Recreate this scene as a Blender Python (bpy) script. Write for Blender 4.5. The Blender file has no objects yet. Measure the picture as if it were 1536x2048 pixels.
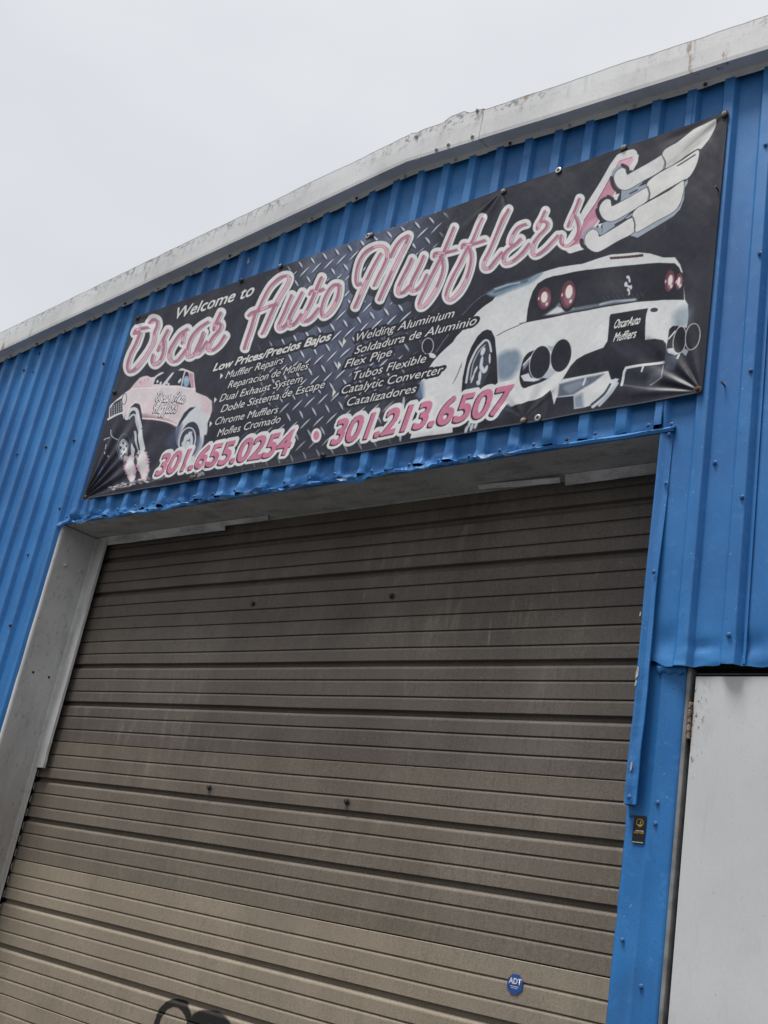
import bpy, bmesh, math, random
import numpy as np
from mathutils import Vector, Matrix
random.seed(7); rng = np.random.default_rng(7)
S = bpy.context.scene
COL = S.collection
R = math.radians

# ------------------------------------------------------------------ camera
CAM_D, CAM_H = 3.7, 1.6                       # metres in front of the facade, eye height
YAW, PITCH, ROLL, FPX = -0.758529502, 0.34791377, 0.187531515, 2206.66
cy, sy, cp, sp, cr, sr = math.cos(YAW), math.sin(YAW), math.cos(PITCH), math.sin(PITCH), math.cos(ROLL), math.sin(ROLL)
FWD = np.array([sy*cp, cy*cp, sp]); _r0 = np.array([cy, -sy, 0.]); _u0 = np.cross(_r0, FWD)
RGT = cr*_r0 + sr*_u0; UPV = -sr*_r0 + cr*_u0
cam = bpy.data.cameras.new('camera'); cam_ob = bpy.data.objects.new('camera', cam); COL.objects.link(cam_ob)
cam.sensor_fit = 'HORIZONTAL'; cam.sensor_width = 36; cam.lens = 36*FPX/1536
cam.clip_start = 0.05; cam.clip_end = 2000
m = Matrix.Identity(4)
for i in range(3):
    m[i][0], m[i][1], m[i][2] = RGT[i], UPV[i], -FWD[i]
m[0][3], m[1][3], m[2][3] = 0, -CAM_D, CAM_H
cam_ob.matrix_world = m
S.camera = cam_ob

# ------------------------------------------------------------------ light
SUN_EL, SUN_AZ = R(68), R(208)                # soft light through the overcast, from the front left
world = bpy.data.worlds.new("World"); S.world = world; world.use_nodes = True
nt = world.node_tree; N = nt.nodes; L = nt.links; N.clear()
out = N.new('ShaderNodeOutputWorld'); bg = N.new('ShaderNodeBackground')
sky = N.new('ShaderNodeTexSky'); sky.sky_type = 'NISHITA'; sky.sun_disc = False
sky.sun_elevation = SUN_EL; sky.sun_rotation = SUN_AZ; sky.dust_density = 4; sky.air_density = 1.5
tc = N.new('ShaderNodeTexCoord'); mp = N.new('ShaderNodeMapping'); mp.inputs['Scale'].default_value = (1, 1, 2.2)
nz = N.new('ShaderNodeTexNoise'); nz.inputs['Scale'].default_value = 2.1; nz.inputs['Detail'].default_value = 4; nz.inputs['Roughness'].default_value = .45
rp = N.new('ShaderNodeValToRGB')
rp.color_ramp.elements[0].position = .32; rp.color_ramp.elements[0].color = (5.9, 6.03, 6.42, 1)
rp.color_ramp.elements[1].position = .7; rp.color_ramp.elements[1].color = (7.05, 7.18, 7.45, 1)
mx = N.new('ShaderNodeMix'); mx.data_type = 'RGBA'; mx.inputs[0].default_value = .96
L.new(tc.outputs['Generated'], mp.inputs[0]); L.new(mp.outputs[0], nz.inputs['Vector']); L.new(nz.outputs['Fac'], rp.inputs[0])
sx = N.new('ShaderNodeSeparateXYZ'); L.new(tc.outputs['Generated'], sx.inputs[0])
gr = N.new('ShaderNodeMapRange'); gr.interpolation_type = 'SMOOTHSTEP'                      # overcast: dull towards the horizon, brightest overhead
for i_, v_ in zip((1, 2, 3, 4), (-.05, .42, .12, 1.0)): gr.inputs[i_].default_value = v_
L.new(sx.outputs[2], gr.inputs[0])
L.new(sky.outputs[0], mx.inputs[6]); L.new(rp.outputs[0], mx.inputs[7]); gz = N.new('ShaderNodeMapRange'); gz.interpolation_type = 'SMOOTHSTEP'
for i_, v_ in zip((1, 2, 3, 4), (.72, 1., 1.0, 1.5)): gz.inputs[i_].default_value = v_
L.new(sx.outputs[2], gz.inputs[0])
gm = N.new('ShaderNodeMath'); gm.operation = 'MULTIPLY'; L.new(gr.outputs[0], gm.inputs[0]); L.new(gz.outputs[0], gm.inputs[1])
ml = N.new('ShaderNodeVectorMath'); ml.operation = 'SCALE'; L.new(mx.outputs[2], ml.inputs[0]); L.new(gm.outputs[0], ml.inputs['Scale'])
L.new(ml.outputs[0], bg.inputs[0])
bg.inputs[1].default_value = 0.1; L.new(bg.outputs[0], out.inputs[0])
sun = bpy.data.lights.new('sun', 'SUN'); sun.energy = 3.0; sun.angle = R(20); sun.color = (1, .98, .95)
sun_ob = bpy.data.objects.new('sun', sun); COL.objects.link(sun_ob)
sd = Vector((math.sin(SUN_AZ)*math.cos(SUN_EL), math.cos(SUN_AZ)*math.cos(SUN_EL), math.sin(SUN_EL)))
sun_ob.rotation_euler = sd.to_track_quat('Z', 'Y').to_euler(); sun_ob.location = (-8, -14, 18)
S.view_settings.view_transform = 'Standard'; S.view_settings.look = 'None'
S.view_settings.exposure = 0.25; S.view_settings.gamma = 1

# ------------------------------------------------------------------ helpers
def un(x, y, Y=0.):
    "photo pixel -> (X, Z) on the real plane at depth Y"
    d = FWD*FPX + RGT*(x-768) - UPV*(y-1024)
    t = (CAM_D+Y)/d[1]
    return float(d[0]*t), float(d[2]*t+CAM_H)
def srgb(c):
    c = np.asarray(c, float)/255
    return np.where(c <= .04045, c/12.92, ((c+.055)/1.055)**2.4)
def link(o, parent=None):
    COL.objects.link(o)
    if parent: o.parent = parent
    return o
def empty(name, label, cat, loc=(0, 0, 0), group=None):
    o = bpy.data.objects.new(name, None); o.location = loc; o.empty_display_size = .2
    COL.objects.link(o); o['label'] = label; o['category'] = cat
    if group: o['group'] = group
    return o
def rel(o, parent):
    "parent keeping world coordinates (parents are only translated)"
    o.parent = parent
    p = parent; off = Vector((0, 0, 0))
    while p: off += p.location; p = p.parent
    o.location = Vector(o.location) - off
    return o
def obj(name, verts, faces, mats, parent=None, smooth=False, fmat=None, bevel=0, solid=0):
    me = bpy.data.meshes.new(name); me.from_pydata([tuple(map(float, v)) for v in verts], [], faces); me.validate()
    for q in (mats if isinstance(mats, (list, tuple)) else [mats]): me.materials.append(q)
    if fmat: me.polygons.foreach_set('material_index', fmat)
    bm = bmesh.new(); bm.from_mesh(me); bmesh.ops.recalc_face_normals(bm, faces=bm.faces); bm.to_mesh(me); bm.free()
    if smooth: me.polygons.foreach_set('use_smooth', [True]*len(me.polygons))
    o = bpy.data.objects.new(name, me); COL.objects.link(o)
    if solid:
        s = o.modifiers.new('solid', 'SOLIDIFY'); s.thickness = solid; s.offset = 0
    if bevel:
        b = o.modifiers.new('bevel', 'BEVEL'); b.width = bevel; b.segments = 2; b.limit_method = 'ANGLE'
    if parent: rel(o, parent)
    return o
class MB:
    def __init__(s): s.v = []; s.f = []; s.m = []
    def box(s, x0, x1, y0, y1, z0, z1, mi=0):
        n = len(s.v)
        s.v += [(x, y, z) for x in (x0, x1) for y in (y0, y1) for z in (z0, z1)]
        for f in ((0, 1, 3, 2), (4, 6, 7, 5), (0, 4, 5, 1), (2, 3, 7, 6), (0, 2, 6, 4), (1, 5, 7, 3)):
            s.f.append([n+i for i in f]); s.m.append(mi)
    def prism(s, pts, y0, y1, mi=0):
        "polygon of (x,z) extruded in y"
        n = len(s.v); k = len(pts)
        s.v += [(x, y0, z) for x, z in pts]+[(x, y1, z) for x, z in pts]
        s.f.append(list(range(n, n+k))); s.f.append(list(range(n+2*k-1, n+k-1, -1))); s.m += [mi, mi]
        for i in range(k):
            j = (i+1) % k; s.f.append([n+i, n+j, n+k+j, n+k+i]); s.m.append(mi)
    def lathe(s, prof, c, axis='y', seg=10, mi=0, sgn=-1, a0=0):
        "prof: list of (radius, height) along -Y from c"
        n = len(s.v)
        for r, h in prof:
            for k in range(seg):
                a = 2*math.pi*k/seg+a0; u, w = r*math.cos(a), r*math.sin(a)
                s.v.append((c[0]+u, c[1]+sgn*h, c[2]+w) if axis == 'y' else (c[0]+sgn*h, c[1]+u, c[2]+w) if axis == 'x' else (c[0]+u, c[1]+w, c[2]+sgn*h))
        for i in range(len(prof)-1):
            for k in range(seg):
                s.f.append([n+i*seg+k, n+i*seg+(k+1) % seg, n+(i+1)*seg+(k+1) % seg, n+(i+1)*seg+k]); s.m.append(mi)
        s.f.append([n+k for k in range(seg)][::-1]); s.f.append([n+(len(prof)-1)*seg+k for k in range(seg)]); s.m += [mi, mi]
    def grid(s, P, mi=0):
        "P: array [rows][cols] of xyz"
        n = len(s.v); r = len(P); c = len(P[0])
        for row in P: s.v += [tuple(q) for q in row]
        for i in range(r-1):
            for j in range(c-1):
                s.f.append([n+i*c+j, n+i*c+j+1, n+(i+1)*c+j+1, n+(i+1)*c+j]); s.m.append(mi)
    def build(s, name, mats, parent=None, **k): return obj(name, s.v, s.f, mats, parent, fmat=s.m, **k)

def vnoise(x, z, seed=0):
    "smooth value noise on arrays"
    x = np.asarray(x, float); z = np.asarray(z, float)
    xi = np.floor(x).astype(np.int64); zi = np.floor(z).astype(np.int64); fx = x-xi; fz = z-zi
    fx = fx*fx*(3-2*fx); fz = fz*fz*(3-2*fz)
    def h(a, b):
        n = (a*374761393+b*668265263+seed*1442695041) & 0x7fffffff
        n = ((n ^ (n >> 13))*1274126177) & 0x7fffffff
        n = (n ^ (n >> 16)) & 0xffff
        return n/65535.
    return (h(xi, zi)*(1-fx)+h(xi+1, zi)*fx)*(1-fz)+(h(xi, zi+1)*(1-fx)+h(xi+1, zi+1)*fx)*fz
def fbm(x, z, seed=0, o=4):
    s = 0; a = .5
    for i in range(o):
        s = s+a*vnoise(np.asarray(x)*2**i, np.asarray(z)*2**i, seed+i); a *= .5
    return s/(1-.5**o)
def sstep(a, b, x):
    t = np.clip((x-a)/(b-a), 0, 1); return t*t*(3-2*t)

# ------------------------------------------------------------------ materials
class NB:
    "small node-graph builder"
    def __init__(s, name):
        s.mat = bpy.data.materials.new(name); s.mat.use_nodes = True; s.t = s.mat.node_tree
        s.b = s.t.nodes['Principled BSDF']; s.tc = s.t.nodes.new('ShaderNodeTexCoord')
        s.geo = s.t.nodes.new('ShaderNodeNewGeometry')
        s.pos = s.geo.outputs['Position']
    def n(s, t, **k):
        q = s.t.nodes.new(t)
        for a, v in k.items(): setattr(q, a, v)
        return q
    def l(s, a, b): s.t.links.new(a, b)
    def noise(s, scale, detail=4, rough=.55, st=(1, 1, 1), off=(0, 0, 0), dist=0):
        mp = s.n('ShaderNodeMapping'); mp.inputs['Scale'].default_value = st; mp.inputs['Location'].default_value = off
        s.l(s.pos, mp.inputs[0])
        q = s.n('ShaderNodeTexNoise'); q.inputs['Scale'].default_value = scale; q.inputs['Detail'].default_value = detail
        q.inputs['Roughness'].default_value = rough; q.inputs['Distortion'].default_value = dist
        s.l(mp.outputs[0], q.inputs['Vector']); return q.outputs['Fac']
    def ramp(s, f, a, b, lo=0., hi=1.):
        q = s.n('ShaderNodeMapRange'); q.interpolation_type = 'SMOOTHSTEP'
        for i, v in zip((1, 2, 3, 4), (a, b, lo, hi)): q.inputs[i].default_value = v
        s.l(f, q.inputs[0]); return q.outputs[0]
    def math(s, op, a, b=None, clamp=False):
        q = s.n('ShaderNodeMath', operation=op, use_clamp=clamp)
        for i, v in enumerate((a, b)):
            if v is None: continue
            if isinstance(v, (int, float)): q.inputs[i].default_value = v
            else: s.l(v, q.inputs[i])
        return q.outputs[0]
    def mix(s, f, a, b):
        q = s.n('ShaderNodeMix', data_type='RGBA')
        if isinstance(f, (int, float)): q.inputs[0].default_value = f
        else: s.l(f, q.inputs[0])
        for i, v in ((6, a), (7, b)):
            if isinstance(v, (tuple, list, np.ndarray)): q.inputs[i].default_value = (*[float(c) for c in v][:3], 1)
            else: s.l(v, q.inputs[i])
        return q.outputs[2]
    def sep(s, v=None):
        q = s.n('ShaderNodeSeparateXYZ'); s.l(v or s.pos, q.inputs[0]); return q.outputs
    def bump(s, f, strength=.3, dist=.002):
        q = s.n('ShaderNodeBump'); q.inputs['Strength'].default_value = strength; q.inputs['Distance'].default_value = dist
        s.l(f, q.inputs['Height']); s.l(q.outputs[0], s.b.inputs['Normal'])
    def done(s, color, rough=.6, spec=.4, metal=0):
        if isinstance(color, (tuple, list)): s.b.inputs['Base Color'].default_value = (*color[:3], 1)
        else: s.l(color, s.b.inputs['Base Color'])
        if isinstance(rough, (int, float)): s.b.inputs['Roughness'].default_value = rough
        else: s.l(rough, s.b.inputs['Roughness'])
        s.b.inputs['Specular IOR Level'].default_value = spec; s.b.inputs['Metallic'].default_value = metal
        return s.mat

def mat_blue():
    b = NB('blue_painted_steel')
    c = b.mix(b.ramp(b.noise(1.4, 5), .35, .7), (.021, .148, .405), (.036, .22, .54))
    c = b.mix(b.math('MULTIPLY', b.ramp(b.noise(7, 5, .6, (1, 1, .12)), .5, .8), .45), c, (.022, .115, .33))      # rain streaks
    c = b.mix(b.math('MULTIPLY', b.ramp(b.noise(9, 6, .7, (1, 1, .07), (4, 4, 0)), .52, .76), .3), c, (.13, .30, .58))                  # chalky fading
    c = b.mix(b.math('MULTIPLY', b.ramp(b.noise(22, 6, .7), .52, .72), .45), c, (.075, .26, .6))                 # chalky patches
    c = b.mix(b.math('MULTIPLY', b.ramp(b.noise(85, 3, .6), .67, .74), .8), c, (.02, .035, .06))                 # specks
    c = b.mix(b.math('MULTIPLY', b.ramp(b.noise(60, 2, .5, (1, 1, 1), (9, 3, 1)), .74, .77), .7), c, (.45, .5, .55)) # chips
    c = b.mix(b.math('MULTIPLY', b.ramp(b.noise(210, 3, .7), .35, .7), .28), c, (.02, .09, .26))                    # orange-peel grain
    c = b.mix(b.math('MULTIPLY', b.ramp(b.noise(3.1, 6, .72, (1, 1, .6), (5, 2, 0)), .52, .75), .4), c, (.03, .1, .23))    # grime
    c = b.mix(b.math('MULTIPLY', b.ramp(b.noise(30, 5, .7, (1, 1, .3), (3, 3, 3)), .68, .75), b.ramp(b.noise(1.7, 2, .5, (1, 1, 1), (1, 1, 9)), .52, .66)), c, (.10, .06, .045))   # rust runs
    b.bump(b.noise(160, 4, .6), .3, .0018)
    return b.done(c, b.ramp(b.noise(6, 4), .3, .7, .38, .6), .38)
def mat_fascia():
    b = NB('weathered_white_trim')
    at = b.n('ShaderNodeAttribute', attribute_name='edge').outputs['Fac']           # 0 at the lower edge, 1 at the upper edge
    c = b.mix(b.ramp(b.noise(2.2, 5), .3, .7), (.6, .605, .61), (.7, .705, .71))
    top = b.ramp(at, .3, .9)
    blot = b.math('MULTIPLY', top, b.ramp(b.noise(30, 6, .7), .5, .62))
    blot = b.math('MULTIPLY', blot, b.ramp(b.noise(1.6, 2, .5, (1, 1, 1), (4, 0, 2)), .36, .55))
    c = b.mix(b.math('MULTIPLY', blot, .72), c, (.09, .09, .095))
    c = b.mix(b.math('MULTIPLY', b.ramp(b.noise(4.5, 6, .7, (1, 1, .5), (8, 8, 1)), .45, .75), .4), c, (.36, .36, .355))                       # mildew along the upper edge
    drip = b.math('MULTIPLY', b.ramp(at, .25, .95), b.ramp(b.noise(26, 3, .5, (1, 1, .1)), .6, .68))
    drip = b.math('MULTIPLY', drip, b.ramp(b.noise(1.1, 2, .5, (1, 1, 1), (1, 7, 3)), .42, .54))
    c = b.mix(b.math('MULTIPLY', drip, .7), c, (.16, .17, .2))
    rust = b.math('MULTIPLY', b.ramp(b.noise(14, 5, .65, (1, 1, .3), (2, 2, 8)), .6, .7), b.ramp(b.noise(.9, 1, .5, (1, 1, 1), (5, 5, 5)), .42, .56))
    c = b.mix(b.math('MULTIPLY', rust, .8), c, (.23, .13, .06))
    c = b.mix(b.math('MULTIPLY', b.ramp(b.noise(120, 3), .66, .72), .55), c, (.12, .12, .12))
    c = b.mix(b.math('MULTIPLY', b.ramp(at, .955, .985), .7), c, (.09, .09, .1))                 # dark line along the top fold
    c = b.mix(b.math('MULTIPLY', b.ramp(b.noise(170, 3, .7), .4, .7), .16), c, (.3, .3, .3))
    b.bump(b.noise(90, 4, .7), .3, .0015)
    return b.done(c, .62, .3)
def mat_jamb():
    b = NB('dirty_galvanised_jamb')
    c = b.mix(b.ramp(b.noise(3, 5), .3, .7), (.52, .52, .515), (.62, .62, .61))
    z = b.sep()[2]
    low = b.math('MULTIPLY', b.ramp(z, 2.45, 1.7), b.ramp(b.noise(5, 5, .65, (1, 1, .35)), .28, .66, .45, 1))
    c = b.mix(b.math('MULTIPLY', low, .75), c, (.30, .265, .215))                      # splash-back grime
    c = b.mix(b.math('MULTIPLY', b.ramp(b.noise(45, 5, .7, (1, 1, .5)), .56, .7), .55), c, (.16, .15, .14))
    c = b.mix(b.math('MULTIPLY', b.ramp(b.noise(6, 6, .7, (1, 1, .3), (6, 2, 2)), .48, .72), .4), c, (.26, .25, .235))
    c = b.mix(b.math('MULTIPLY', b.ramp(b.noise(18, 3, .5, (1, 1, .08), (3, 1, 0)), .68, .74), .5), c, (.5, .5, .49))
    b.bump(b.noise(140, 4), .2, .001)
    return b.done(c, .55, .35)
def mat_soffit():
    b = NB('grey_painted_soffit')
    c = b.mix(b.ramp(b.noise(4, 5), .3, .7), (.34, .34, .335), (.43, .43, .42))
    c = b.mix(b.math('MULTIPLY', b.ramp(b.noise(5, 6, .7, (1, 2.5, 1)), .45, .7), .5), c, (.12, .12, .115))
    c = b.mix(b.math('MULTIPLY', b.ramp(b.noise(40, 5, .7), .57, .68), .6), c, (.06, .06, .06))
    return b.done(c, .65, .3)
def mat_headtrim():
    b = NB('dented_head_trim')
    c = b.mix(b.ramp(b.noise(9, 6, .7, (.4, 1, 1)), .4, .7), (.62, .62, .62), (.32, .32, .32))
    b.bump(b.noise(40, 5), .4, .003)
    return b.done(c, .6, .3)
def mat_door(tan, mid=False):
    b = NB('dusty_brown_door_steel')
    z = b.sep()[2]; x = b.sep()[0]
    a0, a1 = ((.148, .124, .1), (.185, .157, .127)) if mid else ((.108, .092, .079), (.14, .12, .103)) if not tan else ((.285, .24, .182), (.355, .302, .232))
    c = b.mix(b.ramp(b.noise(2.2, 5), .3, .7), a0, a1)
    c = b.mix(b.math('MULTIPLY', b.math('MULTIPLY', b.ramp(b.noise(16, 6, .65, (1, 1, .22), (0, 0, 0), .4), .48, .78), b.ramp(b.noise(1.4, 3, .5, (1, 1, 1), (8, 1, 3)), .4, .62)), .5), c, (.31, .27, .21))    # dust runs
    c = b.mix(b.math('MULTIPLY', b.ramp(b.noise(9, 5, .6, (1, 1, .3), (3, 0, 3)), .52, .78), .4), c, (.10, .083, .07))
    dusty = b.math('MULTIPLY', b.ramp(b.math('ADD', z, b.math('MULTIPLY', b.noise(2.6, 5, .65), .9)), 2.75, 1.75), b.ramp(b.noise(11, 5, .7, (1, 1, .4), (0, 4, 0)), .25, .65, .4, 1))
    c = b.mix(b.math('MULTIPLY', dusty, .35), c, (.27, .225, .165))                                 # road dust thickens towards the foot
    big = b.math('MULTIPLY', b.ramp(b.noise(1.1, 3, .5, (1, 1, .45), (7, 0, 1)), .5, .72), .35)
    c = b.mix(big, c, (.24, .212, .178))
    c = b.mix(b.math('MULTIPLY', b.ramp(b.noise(34, 3, .6, (1, 1, .1), (1, 1, 4)), .71, .76), .4), c, (.36, .33, .28))  # pale scratches
    c = b.mix(b.math('MULTIPLY', b.ramp(b.noise(190, 3, .7), .38, .68), .5), c, tuple(q*.42 for q in a0))
    c = b.mix(b.math('MULTIPLY', b.ramp(b.noise(70, 4, .65, (1, 1, .22), (3, 8, 1)), .5, .72), .38), c, tuple(q*.55 for q in a0))
    c = b.mix(b.math('MULTIPLY', b.ramp(b.noise(130, 3, .6), .64, .72), .65), c, (.05, .042, .036))
    c = b.mix(b.math('MULTIPLY', b.ramp(b.noise(95, 2, .6, (1, 1, 1), (2, 9, 4)), .7, .75), .45), c, (.42, .39, .33))
    if tan:                                                                                          # black spray-paint tag near the foot of the door
        def ring(cx, cz, rx, rz, w, zmin):
            u = b.math('DIVIDE', b.math('SUBTRACT', x, cx), rx); v = b.math('DIVIDE', b.math('SUBTRACT', z, cz), rz)
            d = b.math('SQRT', b.math('ADD', b.math('MULTIPLY', u, u), b.math('MULTIPLY', v, v)))
            e = b.math('ABSOLUTE', b.math('SUBTRACT', d, 1.))
            e = b.math('ADD', e, b.math('MULTIPLY', b.math('SUBTRACT', b.noise(26, 3), .5), .14))
            return b.ramp(e, w, w*.7) if zmin is None else b.math('MULTIPLY', b.ramp(e, w, w*.45), b.ramp(z, zmin-.02, zmin+.02))
        g = ring(*TAG1, .21, None)
        d2 = ring(*TAG2, 1.0, None)
        g = b.math('MAXIMUM', b.math('MULTIPLY', g, .95), b.math('MULTIPLY', d2, .97))
        c = b.mix(g, c, (.006, .006, .007))
    b.bump(b.noise(120, 4, .65, (1, 1, .6)), .5, .0022)
    return b.done(c, b.ramp(b.noise(8, 4), .3, .7, .5, .68), .3)
def mat_white_door():
    b = NB('white_painted_door')
    c = b.mix(b.ramp(b.noise(1.5, 5), .3, .7), (.53, .545, .55), (.6, .615, .62))
    c = b.mix(b.math('MULTIPLY', b.ramp(b.noise(5, 5, .7, (1, 1, .5)), .55, .75), .3), c, (.42, .43, .43))
    c = b.mix(b.math('MULTIPLY', b.ramp(b.noise(60, 4, .6), .66, .73), .6), c, (.2, .19, .17))
    c = b.mix(b.math('MULTIPLY', b.ramp(b.noise(14, 6, .7, (1, 1, .12), (2, 0, 5)), .55, .78), .35), c, (.36, .36, .34))
    c = b.mix(b.math('MULTIPLY', b.ramp(b.noise(200, 3, .7), .4, .7), .14), c, (.3, .3, .3))
    c = b.mix(b.math('MULTIPLY', b.ramp(b.noise(3.3, 5, .6, (1, 1, 1), (9, 0, 4), 1.5), .5, .72), .06), c, (.3, .3, .29))
    x, _, z = b.sep()
    near = b.math('MULTIPLY', b.ramp(x, -1.735, -1.79), b.math('MULTIPLY', b.ramp(z, 2.2, 2.4), b.ramp(z, 2.62, 2.57)))
    st = b.math('MULTIPLY', near, b.ramp(b.noise(55, 5, .7, (1, 1, .45)), .55, .62))
    c = b.mix(b.math('MULTIPLY', st, .8), c, (.05, .042, .035))                       # scuffs beside the hinge
    b.bump(b.noise(220, 3), .15, .001)
    return b.done(c, .5, .35)
def mat_simple(name, col, rough=.5, spec=.4, metal=0, var=.25, sc=20):
    b = NB(name)
    c = b.mix(b.ramp(b.noise(sc, 4), .3, .7), tuple(q*(1-var) for q in col), tuple(min(1, q*(1+var)) for q in col))
    return b.done(c, rough, spec, metal)
TAG1 = None
_a = un(309, 2048, .3); _b = un(385, 2050, .3); _c = un(345, 2003, .3)
TAG1 = ((_a[0]+_b[0])/2+.0, un(347, 2060, .3)[1], (_b[0]-_a[0])/2*.9, _c[1]-un(347, 2060, .3)[1])
_d = un(424, 2042, .3); _e = un(396, 2038, .3); _f = un(424, 2020, .3)
TAG2 = (_d[0], _d[1]-.022, (_d[0]-_e[0])*.85, .036)
BLUE = mat_blue(); FASC = mat_fascia(); JAMB = mat_jamb(); SOFF = mat_soffit(); HEADT = mat_headtrim()
DOORB = mat_door(False); DOORM = mat_door(False, True); DOORT = mat_door(True); WDOOR = mat_white_door()
BLACK = mat_simple('black_gap_shade', (.012, .012, .013), .8, .2)  # black colour stands in for the shade inside gaps and holes
FRAME = mat_simple('grey_door_frame', (.2, .2, .2), .55, .4, 0, .3, 12)
EDGE = mat_simple('bare_sheet_edge', (.45, .44, .41), .5, .4, 0, .3, 60)
RUST = mat_simple('rusty_steel', (.1, .06, .04), .75, .3, .2, .5, 90)
STEEL = mat_simple('dull_steel', (.42, .41, .39), .4, .5, .7, .3, 60)
DKSTEEL = mat_simple('dark_steel', (.05, .048, .045), .5, .4, .5, .3, 60)
BLUESCR = mat_simple('blue_painted_screw', (.03, .12, .32), .4, .45, 0, .3, 80)
WHSCR = mat_simple('pale_painted_bolt', (.42, .42, .4), .5, .4, 0, .3, 80)
ROOFM = mat_simple('grey_roof_steel', (.3, .3, .3), .5, .4)

# ------------------------------------------------------------------ ground
def ground():
    b = NB('worn_asphalt')
    c = b.mix(b.ramp(b.noise(.6, 6), .3, .7), (.06, .06, .06), (.1, .098, .095))
    c = b.mix(b.math('MULTIPLY', b.ramp(b.noise(80, 3), .5, .7), .5), c, (.16, .155, .15))
    b.bump(b.noise(120, 3), .5, .004)
    mt = b.done(c, .85, .25)
    o = obj('ground', [(-300, -300, 0), (300, -300, 0), (300, 300, 0), (-300, 300, 0)], [(0, 1, 2, 3)], mt)
    o['kind'] = 'structure'
    b = NB('apron_concrete')
    c = b.mix(b.ramp(b.noise(1.2, 6), .3, .7), (.085, .083, .08), (.12, .118, .114))
    b.bump(b.noise(90, 3), .4, .003)
    M_ = MB(); M_.box(-13, 6, -2.4, .01, -.05, .012)
    o = M_.build('pavement', b.done(c, .8, .25), None, bevel=.004); o['kind'] = 'structure'
ground()

# ------------------------------------------------------------------ building
B = empty('workshop_building', 'blue corrugated metal workshop with white rake trim and a wide brown overhead door', 'building', (-3.75, 0, 0))
RIDGE_X, RIDGE_Z, SLOPE = -3.75, 5.585, .0785
X0, X1 = -12.2, 4.7                                   # the gable wall's ends
OPL, OPR, OPT = -6.352, -2.034, 3.648                   # vehicle opening
def rake(x): return RIDGE_Z - SLOPE*np.abs(np.asarray(x)-RIDGE_X)
RIB0, PITCH_R = -1.86, .1828
def prof(x):
    d = np.abs((np.asarray(x)-RIB0+PITCH_R/2) % PITCH_R - PITCH_R/2)
    return -.028*np.clip((.042-d)/.019, 0, 1)
def xs_for(x0, x1):
    pts = {round(x0, 4), round(x1, 4)}
    k0 = int((x0-RIB0)/PITCH_R)-2; k1 = int((x1-RIB0)/PITCH_R)+2
    for k in range(k0, k1+1):
        c = RIB0+k*PITCH_R
        for d in (-.0445, -.042, -.0395, -.0255, -.023, -.0205, 0, .0205, .023, .0255, .0395, .042, .0445, .068, .0914, .115):
            if x0 < c+d < x1: pts.add(round(c+d, 4))
    return np.array(sorted(pts))
def sheet(x0, x1, zb, zt, dentfn, nrow=40, power=2.0, edge=0):
    xs = xs_for(x0, x1); n = len(xs)
    bot = zb(xs) if callable(zb) else np.full(n, zb); top = zt(xs) if callable(zt) else np.full(n, zt)
    t = (np.linspace(0, 1, nrow)**power)[:, None]
    Z = bot[None]*(1-t)+top[None]*t; X = np.repeat(xs[None], nrow, 0)
    Y = prof(X)+.0035*(fbm(X*1.3, Z*.7, 3)-.5)+dentfn(X, Z)
    return np.stack([X, Y, Z], -1)
def header_dent(X, Z):
    h = Z-OPT
    near = np.exp(-np.clip(h, 0, 9)/.055)
    crump = (fbm(X*9, Z*14, 21)-.5)*.09*near*(.35+1.1*sstep(-2.3, -3.4, X))
    rib = prof(X)
    sq = -rib*near*.75*sstep(.42, .6, vnoise(X/PITCH_R*.9+.3, X*0, 5))           # some rib ends are hammered flat
    dent = .018*np.exp(-((X+2.72)/.05)**2-((Z-3.745)/.035)**2)
    return crump+sq+dent
def zb_header(x): return OPT+.010-prof(x)*.8*vnoise((x-RIB0)/PITCH_R+.5, x*0, 9)+(fbm(x*6, x*0+.3, 31)-.5)*.03*(.3+sstep(-2.4, -3.2, x))
M_ = MB(); M_.grid(sheet(OPL-.004, OPR+.002, zb_header, lambda x: rake(x)-.0, header_dent, 46, 2.2))
hp = M_.build('wall_panel', [BLUE], B, smooth=True, solid=.0016)
M_ = MB(); M_.grid(sheet(X0, OPL-.004, .0, rake, lambda X, Z: .004*(fbm(X*3, Z*2, 8)-.5)+.012*np.exp(-((X+6.44)/.04)**2)*sstep(3.7, 3.3, Z), 40, 1))
lp = M_.build('wall_panel', [BLUE], B, smooth=True, solid=.0016)
SB = 2.662
def right_dent(X, Z):
    h = Z-SB; near = np.exp(-np.clip(h, 0, 9)/.05)
    f = .012*np.exp(-((X+1.79)/.05)**2-((Z-2.735)/.022)**2)-.003*np.exp(-((X+1.72)/.06)**2-((Z-2.675)/.02)**2)
    f = f+.012*np.exp(-((X+1.94)/.05)**2-((Z-2.76)/.05)**2)+.012*np.exp(-((X+1.60)/.05)**2-((Z-2.74)/.04)**2)
    flat = -prof(X)*sstep(-1.83, -2.0, X)*.95*sstep(3.8, 3.5, Z)
    return f+(fbm(X*9, Z*11, 41)-.5)*.03*near+flat
xsr = lambda x: SB+.022*sstep(-1.93, -1.99, x)+(fbm(x*7, x*0+.7, 51)-.5)*.035
M_ = MB(); M_.grid(sheet(OPR+.002, -.78, xsr, rake, right_dent, 64, 1.9))
rpn = M_.build('wall_panel', [BLUE], B, smooth=True, solid=.0016)
M_ = MB(); M_.grid(sheet(-.78, X1, 0., rake, lambda X, Z: X*0, 16, 1))
M_.build('wall_panel', [BLUE], B, smooth=False, solid=.0016)
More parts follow.
